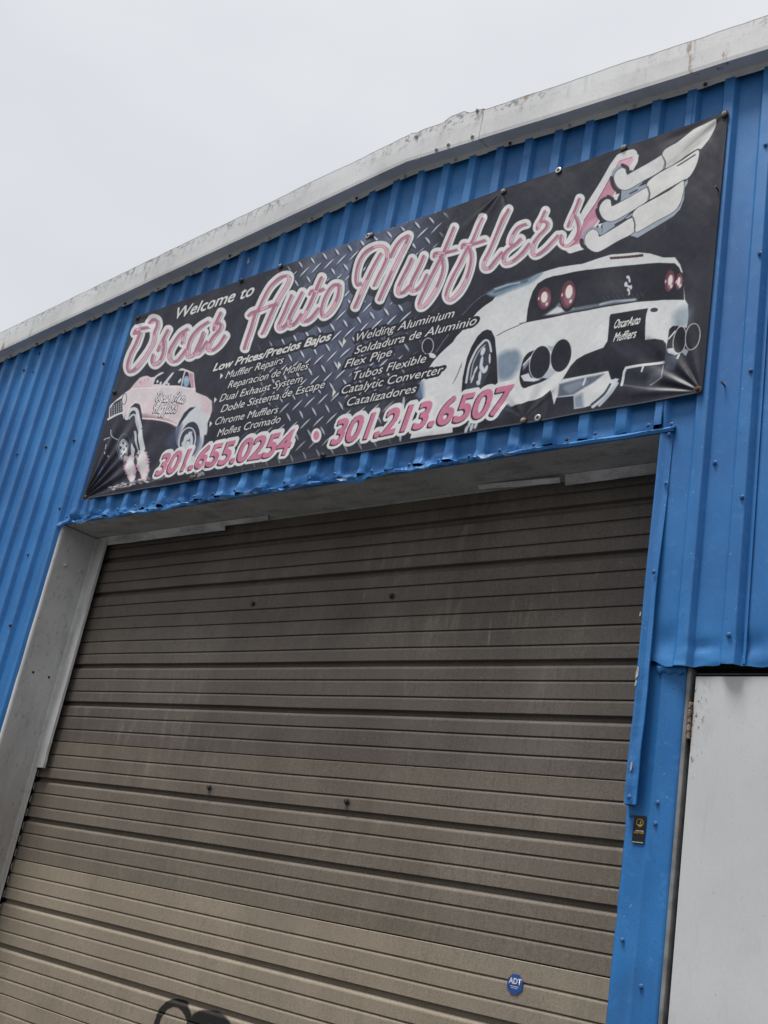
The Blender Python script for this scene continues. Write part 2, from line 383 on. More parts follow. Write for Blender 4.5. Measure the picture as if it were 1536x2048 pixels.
# sheet lap beside the second rib right of the opening
M_ = MB(); xl = RIB0+PITCH_R+.046
M_.grid([[(xl, -.0035, z), (xl+.004, -.0075, z), (xl+.012, -.008, z)] for z in np.linspace(SB+.004, rake(xl)-.01, 20)])
M_.build('sheet_lap', [BLUE], B, solid=.001)
M_ = MB(); M_.box(OPR-.03, OPR+.035, .012, .016, OPT+.035, 5.3)
M_.build('sheet_lap', [BLUE], B)
M_ = MB(); M_.box(OPL-.035, OPL+.03, .012, .016, OPT+.035, 5.2)
M_.build('sheet_lap', [BLUE], B)
# side walls, back wall, roof
M_ = MB(); M_.box(X0-.01, X0+.02, .02, 15, 0, float(rake(X0))-.05); M_.box(X1-.02, X1+.01, .02, 15, 0, float(rake(X1))-.05); M_.box(X0, X1, 15, 15.03, 0, float(rake(X0))-.05)
M_.prism([(X0, float(rake(X0))-.05), (X1, float(rake(X1))-.05), (RIDGE_X, RIDGE_Z-.05)], 15.001, 15.029)
M_.build('side_wall', [BLUE], B)
M_ = MB(); M_.prism([(X0-.1, float(rake(X0))+.03), (RIDGE_X, RIDGE_Z+.035), (X1+.1, float(rake(X1))+.03), (X1+.1, float(rake(X1))+.07), (RIDGE_X, RIDGE_Z+.08), (X0-.1, float(rake(X0))+.07)], -.06, 15.1)
M_.build('roof', [ROOFM], B)

# ---- rake trim (fascia): front face, underside, and a small lip against the wall
PLX = un(962, 255, -.112)[0]
def fascia():
    FY, FH = -.112, .198
    segs = [(X0-.1, -3.74), (PLX-.005, X1+.1), (-3.745, PLX)]
    for si, (a, b_) in enumerate(segs):
        xs = np.linspace(a, b_, max(12, int((b_-a)/.045)))
        zc = rake(xs)-.022 + (0 if si < 2 else 0)
        if si == 2: zc = np.interp(xs, [a, -3.62, b_], [rake(a)-.022, rake(-3.62)-.024, rake(b_)-.022])
        o = .0022 if si == 2 else 0
        raw = (fbm(xs*4, xs*0+.2, 61+si)-.5)*.014+(fbm(xs*19, xs*0+.2, 63)-.5)*.008
        top = zc+FH+raw+(.004 if si == 2 else 0)
        if si == 2: top = top+.026*sstep(-3.50, -3.47, xs)*sstep(-3.33, -3.335, xs)-.012*np.exp(-((xs+3.70)/.03)**2)
        wob = (fbm(xs*2.2, xs*0, 71+si)-.5)*.012
        bow = (fbm(xs*3, xs*0+.5, 75)-.5)*.008
        bot = zc+wob*.6-o
        lipw = (fbm(xs*12, xs*0, 77)-.5)*.010
        rows = [
            ([(x, FY+.05, z) for x, z in zip(xs, top-.003)], 1.0),
            ([(x, FY-o+q, z) for x, z, q in zip(xs, top, bow)], 1.0),
            ([(x, FY-o-.002+q, z) for x, z, q in zip(xs, (top*.6+bot*.4), bow)], .6),
            ([(x, FY-o-.002, z) for x, z in zip(xs, bot+.02)], .1),
            ([(x, FY-o, z) for x, z in zip(xs, bot)], 0.),
            ([(x, FY+.007, z) for x, z in zip(xs, bot+.001)], 0.),
            ([(x, -.034, z) for x, z in zip(xs, bot+.006)], 0.),
            ([(x, -.030, z) for x, z in zip(xs, bot-.004)], 0.),
            ([(x, -.026, z) for x, z in zip(xs, bot-.024+lipw)], 0.)]
        M_ = MB(); M_.grid([r for r, _ in rows])
        ob = M_.build('fascia', [FASC], B, solid=.0016)
        at = ob.data.attributes.new('edge', 'FLOAT', 'POINT')
        at.data.foreach_set('value', [e for r, e in rows for _ in r])
        if si == 0: f0 = ob
        if si == 1: f1 = ob
        if si == 2: f2 = ob
    return f0, f1, f2
F0, F1, F2 = fascia()

# ---- screws: one mesh, copied
def screw_mesh(name, mat, r=.0075, wr=.0105, h=.007):
    M_ = MB(); M_.lathe([(wr, 0), (wr, .0015), (wr*.8, .0028)], (0, 0, 0), seg=12)
    M_.lathe([(r*.85, .0025), (r, .003), (r, h), (r*.8, h+.0012)], (0, 0, 0), seg=6)
    o = M_.build(name, [mat]); me = o.data; bpy.data.objects.remove(o); return me
SCR = {k: screw_mesh('screw', q) for k, q in (('b', BLUESCR), ('r', RUST), ('w', WHSCR), ('d', DKSTEEL))}
BIG = screw_mesh('bolt', DKSTEEL, .012, .017, .014)
def screw(parent, x, y, z, k='b', name='screw', s=1., me=None):
    o = bpy.data.objects.new(name, me or SCR[k]); o.location = (x, y, z); o.rotation_euler = (random.uniform(-.15, .15), random.uniform(0, 1), random.uniform(-.15, .15)); o.scale = (s, s, s)
    COL.objects.link(o); rel(o, parent); return o
for x, z in [(-3.376, 3.675), (-3.192, 3.672), (-3.011, 3.67), (-2.838, 3.674), (-2.653, 3.676), (-2.481, 3.675), (-2.342, 3.682), (-2.093, 3.68),
             (-6.081, 3.676), (-5.898, 3.676), (-5.734, 3.68), (-5.528, 3.674), (-5.349, 3.675), (-5.181, 3.675), (-4.97, 3.675), (-4.809, 3.672), (-4.631, 3.678), (-4.448, 3.672),
             (-4.22, 3.674), (-4.03, 3.672), (-3.85, 3.675), (-3.62, 3.673), (-6.266, 3.675)]:
    screw(hp, x, float(prof(x))-.026, z, 'b' if random.random() < .8 else 'd', s=.9)
for x, z in [(-1.661, 4.394), (-1.665, 3.85), (-1.663, 3.306), (-1.677, 2.767), (-1.797, 3.48), (-1.67, 4.95), (-1.48, 4.394), (-1.48, 3.85), (-1.52, 2.8)]:
    screw(rpn, x, float(prof(x))-.004, z, 'b', s=.95)
for x, z in [(-6.427, 3.765), (-6.697, 3.464), (-6.417, 4.867), (-7.535, 5.04), (-7.435, 5.183), (-6.9, 4.3), (-7.28, 4.3), (-7.64, 4.3), (-6.55, 4.3), (-7.0, 3.2), (-7.3, 3.1), (-6.6, 2.95), (-7.55, 3.6)]:
    screw(lp, x, float(prof(x))-.004, z, 'd' if random.random() < .6 else 'b', s=1.1)
for i, x in enumerate(np.arange(X0+.35, X1-.2, .3656)):          # row under the rake trim
    p = F0 if x < -3.74 else F1 if x > PLX else F2
    screw(p, float(x), -.032, float(rake(x))-.036, 'r' if i % 3 == 0 else 'w', s=.95)
for px, py in [(833, 273), (836, 318), (873, 299), (897, 289), (945, 273), (955, 221)]:
    x, z = un(px, py, -.118); screw(F2, x, -.119, z, 'w', s=1.1)

# ---- bent blue trim along the head of the opening
xs = np.arange(OPL-.036, -1.976, .014)
amp = .3+1.75*sstep(-2.4, -3.0, xs)
sag = (fbm(xs*1.9, xs*0+.8, 89)-.5)*.035*sstep(-2.3, -2.9, xs); k = fbm(xs*8, xs*0+.1, 81)-.5; k2 = fbm(xs*23, xs*0+.6, 83)-.5; k3 = fbm(xs*11, xs*0+.4, 85)-.5
endl = np.clip((xs-(OPL-.036))/.1, 0, 1)
rows = [[(x, -.003+.003*a, OPT+.022+.010*a*q) for x, a, q in zip(xs, amp, k3)],
        [(x, -.016+.014*a*q-.003*a, OPT+.015+.012*a*q2) for x, a, q, q2 in zip(xs, amp, k, k2)],
        [(x, -.027+.034*a*q+.010*a*q2, OPT+.005+.030*a*q3+.014*a*q2+w) for x, a, q, q2, q3, w in zip(xs, amp, k, k2, k3, sag)],
        [(x, -.022+.036*a*q, OPT-.006+.022*a*q3+.014*a*q2+w) for x, a, q, q2, q3, w in zip(xs, amp, k, k2, k3, sag)],
        [(x, -.012+.03*a*q, OPT-.002+.012*a*q2+.6*w) for x, a, q, q2, w in zip(xs, amp, k, k2, sag)],
        [(x, .004, OPT+.001) for x in xs]]
M_ = MB(); M_.grid(rows); nc = len(xs)-1
for r_ in (1, 2, 3):
    for j in range(nc):
        if float(vnoise(xs[j]*(9+3*r_), r_*3.3, 87)) > (.74 if r_ != 3 else .64) and xs[j] < -2.45: M_.m[r_*nc+j] = 1
HT = M_.build('header_trim', [BLUE, mat_simple('chipped_pale_paint', (.22, .31, .44), .55, .35, 0, .5, 50)], B, solid=.0015)
screw(HT, -1.987, -.028, 3.668, 'b', s=.85)

HTX = [un(535, 1048, .262)[0], un(447, 1062, .262)[0], un(960, 968, .24)[0], un(1121, 962, .24)[0], un(1131, 970, .26)[0]]
# ---- soffit and head trims inside the recess
M_ = MB(); M_.box(OPL-.02, OPR+.03, .0045, .55, OPT+.001, OPT+.03)
M_.build('soffit', [SOFF], B)
for a, b_, drop, y, tl in ((-6.30, HTX[0], .026, .262, 0), (-6.25, HTX[1], .052, .270, 0), (HTX[2], HTX[3], .022, .24, .02), (HTX[4], OPR+.02, .05, .258, 0)):
    M_ = MB()
    M_.grid([[(x, y-.012*(1-t)+.006*(float(fbm(x*5, t, 91))-.5), OPT-.001-drop*t-tl*(b_-x)/(b_-a)*0-tl*(x-a)/(b_-a)+(.006*(float(fbm(x*7, .2, 92))-.5) if t == 1 else 0)) for x in np.linspace(a, b_, 24)] for t in (0, .12, .5, .55, 1)])
    M_.build('head_trim', [HEADT], B, solid=.004)
M_ = MB(); M_.box(OPL, OPR+.03, .29, .298, OPT-.012, OPT-.0005)
M_.build('head_angle', [SOFF], B)

# ---- left jamb: channel with return flanges
zz = np.linspace(0, OPT-.004, 60)
M_ = MB()
wob = (fbm(zz*2, zz*0, 95)-.5)*.006; rag = (fbm(zz*9, zz*0, 96)-.5)*.012
M_.grid([[(OPL-.028+r, -.006, z), (OPL-.014, -.0105, z), (OPL-.002, -.010, z), (OPL+.004, -.003, z), (OPL+.0045, .012+w, z), (OPL+.003, .03, z), (OPL+.004, .14+w, z), (OPL+.004, .252, z), (OPL+.011, .259, z), (OPL+.02, .262, z), (OPL+.047, .262+w*.3, z), (OPL+.05, .268, z)] for z, w, r in zip(zz, wob, rag)])
JB = M_.build('jamb', [JAMB], B, solid=.002)
zz = np.linspace(2.10, OPT-.004, 40)
cut = np.where(zz < 2.35, (fbm(zz*30, zz*0, 98)-.5)*.03, 0)
M_ = MB(); M_.grid([[(OPL+.052, .266, z), (OPL+.054, .254, z), (OPL+.09, .2535, z), (OPL+.094, .247, z), (OPL+.138+c, .246, z), (OPL+.14+c, .262, z)] for z, c in zip(zz, cut)])
M_.build('door_guide', [JAMB], B, solid=.002)
def sq_bolt(y, z):
    M_ = MB(); M_.lathe([(.0165, 0), (.0165, .006), (.012, .009)], (0, 0, 0), axis='x', seg=4, sgn=1, a0=.6)
    M_.lathe([(.008, .009), (.008, .014), (.004, .016)], (0, 0, 0), axis='x', seg=8, sgn=1)
    o = M_.build('bolt', [JAMB]); o.location = (OPL+.005, y, z); rel(o, JB)
sq_bolt(.082, 3.393); sq_bolt(.204, 3.397)
for y, z in ((.076, 2.664), (.196, 2.664)):
    M_ = MB(); M_.lathe([(.0085, 0), (.0085, .0014)], (OPL+.0045, y, z), axis='x', seg=12, sgn=1)
    M_.build('bolt_hole', [BLACK], JB)

# ---- right jamb: reveal, edge trim strip, flat post cladding
M_ = MB(); M_.box(OPR, OPR+.01, .032, .5, 0, OPT)
M_.build('jamb', [BLUE], B)
zz = np.linspace(2.141, OPT+.01, 70)
fl = sstep(3.42, 2.9, zz)
tw = (fbm(zz*3, zz*0, 101)-.5)*.02*sstep(3.2, 2.4, zz); kn = (fbm(zz*14, zz*0, 102)-.5)*.008*sstep(2.9, 2.4, zz)
M_ = MB(); M_.grid([[(OPR-.001, .034, z), (OPR-.006+q*.4, .002, z), (OPR-.005+q+.3*k_, -.016-.004*f, z), (OPR+.004+q, -.019-.006*f+k_, z), (OPR+.024+q*.5, -.010-.012*f+q+k_, z), (OPR+.047+q*.4, -.006-.022*f+q, z), (OPR+.047+q*.4, -.003-.018*f+q, z)] for z, f, q, k_ in zip(zz, fl, tw, kn)])
ET = M_.build('edge_trim', [BLUE], B, solid=.0014)
for x, y, z in ((-1.998, -.022, 3.628), (-1.993, -.018, 3.411), (-2.0, -.034, 3.029), (-2.012, -.03, 2.165)): screw(ET, x, y+.003, z, 'b', s=.85)
for px, py, w, h in ((1275, 1345, .006, .05), (1272, 1366, .004, .025), (1263, 1533, .004, .035), (1281, 1228, .003, .02)):
    x, z = un(px, py, -.026); M_ = MB(); y = -.0275
    M_.prism([(x-w, z-h*.5), (x+w*.6, z-h*.3), (x+w, z+h*.1), (x+w*.5, z+h*.5), (x-w*.4, z+h*.42), (x-w*.9, z+h*.1)], y-.0006, y); M_.build('paint_chip', [WHSCR], ET)
zz = np.linspace(0, 2.683, 70)
def creases(x, z): return .004*(fbm(x*4, z*2, 105)-.5)-.006*np.exp(-((x+1.952+.006*np.sin(z*2))/.008)**2)
M_ = MB()
cols = [OPR-.012, OPR-.004, OPR+.01, OPR+.04, -1.966, -1.957, -1.952, -1.947, -1.938, -1.90, -1.87, -1.852, -1.8475]
ed = (fbm(zz*16, zz*0, 107)-.5)*.008; ed2 = (fbm(zz*5, zz*0, 108)-.5)*.007
M_.grid([[(x+(e if i < 2 else 0)+(e2 if i > 10 else 0), float(creases(x, z))+(.006 if i == 0 else 0)+.018*(0 if i < 12 else 1)-(.014*math.exp(-((z-2.67)/.02)**2)*sstep(-1.99, -1.94, x)), z) for i, x in enumerate(cols)] for z, e, e2 in zip(zz, ed, ed2)])
PC = M_.build('post_cladding', [BLUE], B, smooth=True, solid=.0015)
PC.location.y += .022
for px, py in ((1262, 1609), (1261, 1630), (1314, 1605), (1310, 1647), (1244, 1880), (1281, 1973), (1349, 1334)):
    x, z = un(px, py, .015); screw(PC, x, .018, z, 'b', s=.8)
M_ = MB(); M_.grid([[(-1.968+.118*i/10, .013-.007*t*(1-t)*4-.004*math.sin(i*.9), 2.676-.008*i/10-.034*t-.006*math.sin(i*1.9)*t) for i in range(11)] for t in (0, .25, .5, .8, 1)])
M_.build('torn_flap', [BLUE], B, solid=.0014)
# ---- steel side door
M_ = MB(); M_.box(-1.8145, -.85, .017, .062, .02, 2.627)
SD = M_.build('side_door', [WDOOR], B, bevel=.003)
M_ = MB(); M_.box(-1.8475, -1.831, .012, .14, 0, 2.66); M_.box(-.84, -.80, .012, .14, 0, 2.66); M_.build('door_frame', [FRAME], SD, bevel=.004)
M_ = MB(); M_.box(-1.8309, -.841, .068, .09, .0, 2.6335); M_.box(-1.831, -.84, .06, .14, 2.6336, 2.66); M_.box(-1.90, -.80, .03, .06, 2.661, 2.72)
M_.build('dark_gap', [BLACK], SD)  # black slabs give the gap round the leaf its shade
M_ = MB(); M_.box(-1.826, -.842, .052, .059, 2.6425, 2.6475); M_.build('door_frame', [FRAME], SD)
def hinge(zc):
    M_ = MB(); n = 5; hh = .135
    for i in range(n):
        z0 = zc-hh/2+i*hh/n; M_.lathe([(.004, 0), (.0068, .002), (.0068, hh/n-.004), (.004, hh/n-.001)], (-1.8225, .010, z0), axis='z', seg=10, sgn=1)
    M_.box(-1.8309, -1.8225, .0175, .0205, zc-hh/2, zc+hh/2); M_.box(-1.8205, -1.8128, .0175, .0205, zc-hh/2, zc+hh/2)
    M_.build('hinge', [mat_simple('rusty_hinge', (.24, .18, .135), .6, .35, .4, .75, 90)], SD)
hinge(2.462); hinge(1.3); hinge(.25)
M_ = MB(); M_.lathe([(.028, 0), (.028, .006), (.012, .012), (.012, .035), (.026, .045), (.03, .06), (.02, .07)], (-.92, .02, 1.0), seg=16)
M_.build('door_knob', [STEEL], SD, smooth=True)

# ---- sectional overhead door
M_ = MB(); M_.box(OPL+.004, OPR+.065, .36, .37, 0, 3.9); OD = M_.build('overhead_door', [BLACK], B)
DL, DR, DY, SECT = OPL+.024, OPR+.045, .30, .733
def section_profile(z0, z1):
    p = (z1-z0)/9; pts = [(DY+.02, z0+.002), (DY+.003, z0+.0022), (DY, z0+.005)]
    for i in range(1, 9):
        c = z0+i*p
        if i in (3, 6):
            pts += [(DY, c-.028), (DY+.0015, c-.023), (DY+.005, c-.018), (DY+.0125, c-.012), (DY+.021, c-.0075), (DY+.025, c-.004), (DY+.026, c+.0145), (DY+.001, c+.0158), (DY, c+.017)]
        else:
            pts += [(DY, c-.014), (DY+.0012, c-.0095), (DY+.0038, c-.005), (DY+.008, c-.0012), (DY+.0095, c+.0004), (DY+.0095, c+.0016), (DY+.0005, c+.0026), (DY, c+.0036)]
    pts += [(DY, z1-.005), (DY+.003, z1-.0022), (DY+.02, z1-.002)]
    return pts
OFFS = [0, .0, .0, .001, .003]
for k_ in range(-1, 5):
    z0 = .812+SECT*(k_-0); z1 = z0+SECT
    if k_ < 0: z0 = .02
    pr = section_profile(z0, z1)
    xs = np.linspace(DL, DR, 60)
    M_ = MB(); M_.grid([[(x, y+.007*(float(vnoise(x*1.1, z*1.5, 111))-.5)+.003*(float(vnoise(x*4, z*9, 113))-.5)+.0012*k_, z+.0035*(float(vnoise(x*1.7, z*7, 117))-.5)) for x in xs] for y, z in pr])
    p = (z1-z0)/9
    for i in range(9):
        zc = z0+(i+.5)*p
        M_.box(DL-.004, DL+.002, DY-.006, DY+.004, zc-p*.28, zc+p*.22, 1)
    M_.build('door_section', [DOORT if k_ <= 0 else DOORM if k_ == 1 else DOORB, EDGE], OD, solid=0)
for px, py in ((503, 1206), (780, 1190), (415, 1574), (690, 1602)):
    x, z = un(px, py, .285); screw(OD, x, DY, z, me=BIG, name='bolt', s=.95)

# ------------------------------------------------------------------ printed banner
BY = -.034                                              # hangs on the rib crests
bx0, bx1 = un(166, 998, BY)[0], un(1457, 222, BY)[0]
q = [un(*p, BY) for p in ((271, 634), (1457, 222), (1405, 786), (165, 1000))]     # the banner's corners: TL TR BR BL
QX = np.array([p[0] for p in q]); QZ = np.array([p[1] for p in q])
NX, NZ = 1640, 540
U_, V_ = np.meshgrid(np.linspace(0, 1, NX), np.linspace(0, 1, NZ))                # V: 0 bottom, 1 top
WX = (1-V_)*((1-U_)*QX[3]+U_*QX[2])+V_*((1-U_)*QX[0]+U_*QX[1])
WZ = (1-V_)*((1-U_)*QZ[3]+U_*QZ[2])+V_*((1-U_)*QZ[0]+U_*QZ[1])
# the printed design is laid out in the print's own drawing units (PX, PY)
dv = np.stack([WX, np.full_like(WX, CAM_D+BY), WZ-CAM_H], -1)
den = dv@FWD
PX = 768+FPX*(dv@RGT)/den; PY = 1024-FPX*(dv@UPV)/den
IMG = np.zeros((NZ, NX, 3)); IMG[:] = (52, 52, 58)
IMG += ((fbm(WX*5, WZ*7, 201)-.5)*9)[..., None]
LAB = np.zeros((NZ, NX), np.int8)

def bbox(x0, x1, y0, y1):
    mk = (PX > x0) & (PX < x1) & (PY > y0) & (PY < y1)
    if not mk.any(): return None
    r = np.where(mk.any(1))[0]; c = np.where(mk.any(0))[0]
    return slice(r[0], r[-1]+1), slice(c[0], c[-1]+1)
def smooth(pts, closed=False, n=6):
    P = np.asarray(pts, float); k = len(P)
    if k < 3: return P
    o = []
    for i in range(k if closed else k-1):
        p0, p1, p2, p3 = (P[(i+d) % k] if closed else P[min(max(i+d, 0), k-1)] for d in (-1, 0, 1, 2))
        for t in np.arange(n)/n:
            o.append(.5*((2*p1)+(p2-p0)*t+(2*p0-5*p1+4*p2-p3)*t*t+(-p0+3*p1-3*p2+p3)*t**3))
    if not closed: o.append(P[-1])
    return np.array(o)
def segdist(x, y, P, closed):
    d = np.full(x.shape, 1e9)
    Q = np.vstack([P, P[:1]]) if closed else P
    for a, b in zip(Q[:-1], Q[1:]):
        e = b-a; l2 = e@e+1e-12
        t = np.clip(((x-a[0])*e[0]+(y-a[1])*e[1])/l2, 0, 1)
        d = np.minimum(d, (x-a[0]-t*e[0])**2+(y-a[1]-t*e[1])**2)
    return np.sqrt(d)
def put(sl, a, col, lab=None):
    col = np.asarray(col, float)
    a3 = a[..., None]
    IMG[sl] = IMG[sl]*(1-a3)+col*a3
    if lab is not None: LAB[sl][a > .5] = lab
def T(o, s, pts): return [(o[0]+x/s, o[1]+y/s) for x, y in pts]
def poly(pts, col, lab=None, sm=False, soft=.55, a=1., grow=0):
    P = smooth(pts, True) if sm else np.asarray(pts, float)
    m = soft*2+2+max(grow, 0)
    sl = bbox(P[:, 0].min()-m, P[:, 0].max()+m, P[:, 1].min()-m, P[:, 1].max()+m)
    if sl is None: return
    x, y = PX[sl], PY[sl]
    ins = np.zeros(x.shape, bool)
    for p, r in zip(P, np.roll(P, -1, 0)):
        c = (p[1] > y) != (r[1] > y)
        ins ^= c & (x < (r[0]-p[0])*(y-p[1])/(r[1]-p[1]+1e-12)+p[0])
    d = segdist(x, y, P, True)*np.where(ins, 1, -1)+grow
    put(sl, a*np.clip(.5+d/(2*soft), 0, 1), col, lab)
def stroke(pts, r, col, lab=None, sm=True, soft=.55, a=1., off=(0, 0), r1=None):
    P = (smooth(pts) if sm else np.asarray(pts, float))+np.asarray(off)
    m = r+soft*2+1
    sl = bbox(P[:, 0].min()-m, P[:, 0].max()+m, P[:, 1].min()-m, P[:, 1].max()+m)
    if sl is None: return
    d = r-segdist(PX[sl], PY[sl], P, False)
    put(sl, a*np.clip(.5+d/(2*soft), 0, 1), col, lab)
def ell(c, rx, ry, col, lab=None, tilt=0, soft=.55, a=1., ring=0):
    m = max(rx, ry)+3+soft*2; sl = bbox(c[0]-m, c[0]+m, c[1]-m, c[1]+m)
    if sl is None: return
    t = R(tilt); x = PX[sl]-c[0]; y = PY[sl]-c[1]
    u = (x*math.cos(t)+y*math.sin(t))/rx; v = (-x*math.sin(t)+y*math.cos(t))/ry
    k = np.sqrt(u*u+v*v)+1e-9; d = (1-k)*(rx*ry)/np.sqrt((ry*u/k)**2+(rx*v/k)**2+1e-9)
    if ring: d = ring-np.abs(d)
    put(sl, a*np.clip(.5+d/(2*soft), 0, 1), col, lab)

# --- lettering: the built-in font, drawn into small bitmaps and laid on the banner's plane
def text_bitmap(body, bold, H=56):
    cu = bpy.data.curves.new('lettering', 'FONT'); cu.body = body; cu.resolution_u = 4
    ob = bpy.data.objects.new('lettering', cu); COL.objects.link(ob)
    dg = bpy.context.evaluated_depsgraph_get(); me = ob.evaluated_get(dg).to_mesh()
    me.calc_loop_triangles()
    v = np.array([w.co[:2] for w in me.vertices]); tri = np.array([t.vertices[:] for t in me.loop_triangles])
    bpy.data.objects.remove(ob); bpy.data.curves.remove(cu)
    cap = .729                                            # cap height of that font, per unit size
    v = v/cap; x0, x1 = v[:, 0].min(), v[:, 0].max(); pad = .7
    w = int((x1-x0+2*pad)*H)+2; h = int(2.6*H)
    bm = np.zeros((h, w), bool); P = np.stack([(v[:, 0]-x0+pad)*H, (v[:, 1]+.8)*H], 1)
    for t in tri:
        a, b, c = P[t]; lo = np.floor(np.min(P[t], 0)).astype(int); hi = np.ceil(np.max(P[t], 0)).astype(int)+1
        gx, gy = np.meshgrid(np.arange(lo[0], hi[0]), np.arange(lo[1], hi[1])); px, py = gx+.5, gy+.5
        e = lambda p, q_: (q_[0]-p[0])*(py-p[1])-(q_[1]-p[1])*(px-p[0])
        s1, s2, s3 = e(a, b), e(b, c), e(c, a)
        m_ = ((s1 >= -.3) & (s2 >= -.3) & (s3 >= -.3)) | ((s1 <= .3) & (s2 <= .3) & (s3 <= .3))
        ok = m_ & (gy >= 0) & (gy < h) & (gx >= 0) & (gx < w)
        bm[gy[ok], gx[ok]] = True
    if bold: bm = dilate(bm, bold*H) > .5
    return bm, (x1-x0), pad, H
def dilate(bm, r):
    o = bm.astype(float).copy(); k = int(math.ceil(r))
    for dy in range(-k, k+1):
        for dx in range(-k, k+1):
            if dx*dx+dy*dy <= r*r and (dx or dy):
                sh = np.zeros_like(o); h, w = o.shape
                sh[max(dy, 0):h+min(dy, 0), max(dx, 0):w+min(dx, 0)] = bm[max(-dy, 0):h+min(-dy, 0), max(-dx, 0):w+min(-dx, 0)]
                np.maximum(o, sh, out=o)
    return o
def blur(a):
    b = a.astype(float)
    for ax in (0, 1): b = (np.roll(b, 1, ax)+2*b+np.roll(b, -1, ax))/4
    return b
def text(body, p0, p1, cap, layers, bold=0., shear=.27, lab=None):
    "p0/p1: ends of the baseline; cap: cap height (drawing units at p0); layers: (dilation in cap heights, dx, dy, colour, label?)"
    bm, wid, pad, H = text_bitmap(body, bold)
    a = np.array(un(*p0, BY)); b = np.array(un(*p1, BY)); e = b-a; Lw = np.linalg.norm(e); e /= Lw
    nrm = np.array([-e[1], e[0]]); up = np.array(un(p0[0], p0[1]-cap, BY))-a; ch = up@nrm
    sl = bbox(min(p0[0], p1[0])-cap*1.6, max(p0[0], p1[0])+cap*1.8, min(p0[1], p1[1])-cap*2.2, max(p0[1], p1[1])+cap*1.5)
    rx, rz = WX[sl]-a[0], WZ[sl]-a[1]
    v = (rx*nrm[0]+rz*nrm[1])/ch; sc = wid/Lw
    u = (rx*e[0]+rz*e[1])*sc-shear*v*ch*sc
    for dil, dx, dy, col, on in layers:
        im = blur(dilate(bm, dil*H)) if dil else blur(bm)
        gx = (u-dx+pad)*H-.5; gy = (v-dy+.8)*H-.5
        xi = np.floor(gx).astype(int); yi = np.floor(gy).astype(int); fx = gx-xi; fy = gy-yi
        ok = (xi >= 0) & (yi >= 0) & (xi < im.shape[1]-1) & (yi < im.shape[0]-1)
        xi = np.clip(xi, 0, im.shape[1]-2); yi = np.clip(yi, 0, im.shape[0]-2)
        c = (im[yi, xi]*(1-fx)+im[yi, xi+1]*fx)*(1-fy)+(im[yi+1, xi]*(1-fx)+im[yi+1, xi+1]*fx)*fy
        put(sl, np.clip((c-.25)*2, 0, 1)*ok, col, lab if on else None)

WHT = (208, 208, 206); DK = (46, 46, 52); PNK = (188, 138, 153); LPK = (212, 176, 187); MAU = (140, 88, 106)
# --- diamond-plate photograph behind the words
sh_ = np.exp(-((PX-705-(PY-600)*-.25)/125)**4)*sstep(900, 560, PY)**.6
pl = np.stack([np.full_like(PX, 104.), np.full_like(PX, 111.), np.full_like(PX, 128.)], -1)
pl += ((fbm(WX*9, WZ*9, 211)-.5)*60+(fbm(WX*40, WZ*40, 214)-.5)*26)[..., None]
IMG = IMG*(1-sh_[..., None]*.95)+pl*sh_[..., None]*.95
shv = np.exp(-((PX-705-(PY-600)*-.25)/150)**6)*sstep(990, 600, PY)**.4
def lozenge(ix, iz, ang, ln, th):
    dx, dz = .1003, .1326
    ox, oz = (-4.13+(.05 if ang > 0 else 0)), (4.49+(.066 if ang > 0 else 0))
    gx = (WX-ox)/dx; gz = (WZ-oz)/dz
    u = (gx-np.round(gx))*dx; v = (gz-np.round(gz))*dz
    t = R(ang); a = u*math.cos(t)+v*math.sin(t); b = -u*math.sin(t)+v*math.cos(t)
    h = th*np.clip(1-(a/ln)**2, 0, 1)
    return a, b, h
for ang, ln, th in ((38, .049, .0085), (-50, .043, .0075)):
    a, b, h = lozenge(0, 0, ang, ln, th)
    body = np.clip((h-np.abs(b))/.0022, 0, 1)*np.clip(shv*1.6, 0, 1)
    drk = np.clip((h*1.25-np.abs(b+.0055))/.003, 0, 1)*np.clip(shv*1.3, 0, 1)
    IMG = IMG*(1-.75*drk[..., None])+np.array((38, 40, 48))*.75*drk[..., None]
    lit = 125+105*sstep(-.009, .006, b)
    IMG = IMG*(1-body[..., None])+np.stack([lit*.96, lit*.985, lit*1.02], -1)*body[..., None]*(.5+.5*shv[..., None])+IMG*body[..., None]*(.5-.5*shv[..., None])

# --- white car picture (right)
cL = lambda *p: T((790, 560), 4.8, p); cT = lambda *p: T((1040, 490), 3.84, p); cB = lambda *p: T((1030, 600), 3.84, p)
CW = (203, 204, 203); CD = (44, 44, 50); WC = 4
body = (cL((370, 790), (500, 640), (640, 500), (800, 310), (970, 160), (1290, 20)) + cT((60, 270), (130, 230), (200, 205), (300, 172), (480, 150), (600, 105), (700, 75), (900, 55), (1000, 66), (1100, 95), (1190, 95), (1230, 150), (1250, 210), (1268, 420), (1292, 460), (1297, 560), (1285, 640))
        + cB((1300, 215), (1240, 240), (1180, 300), (1170, 340), (1165, 470), (860, 520), (720, 545), (370, 610), (330, 660), (280, 720), (150, 770), (0, 815)) + cL((1120, 1220), (1000, 1260), (980, 1320), (560, 1465), (300, 1502), (150, 1530), (180, 1440), (240, 1350), (275, 1150), (240, 1000), (330, 850)))
poly(body, CW, WC)
def grad(pts, col, a=1, soft=4): poly(pts, col, None, True, soft, a)
poly(cL((660, 330), (760, 225), (860, 145), (960, 140), (970, 160), (940, 200), (800, 300), (640, 470), (560, 600), (400, 750), (380, 760), (470, 640), (560, 520)), CD, None)
stroke(cL((650, 340), (760, 225), (860, 150), (930, 130)), .8, (110, 112, 120), None, a=.8)
stroke(cL((400, 700), (460, 610), (520, 530)), .6, (150, 152, 156), None, a=.8)
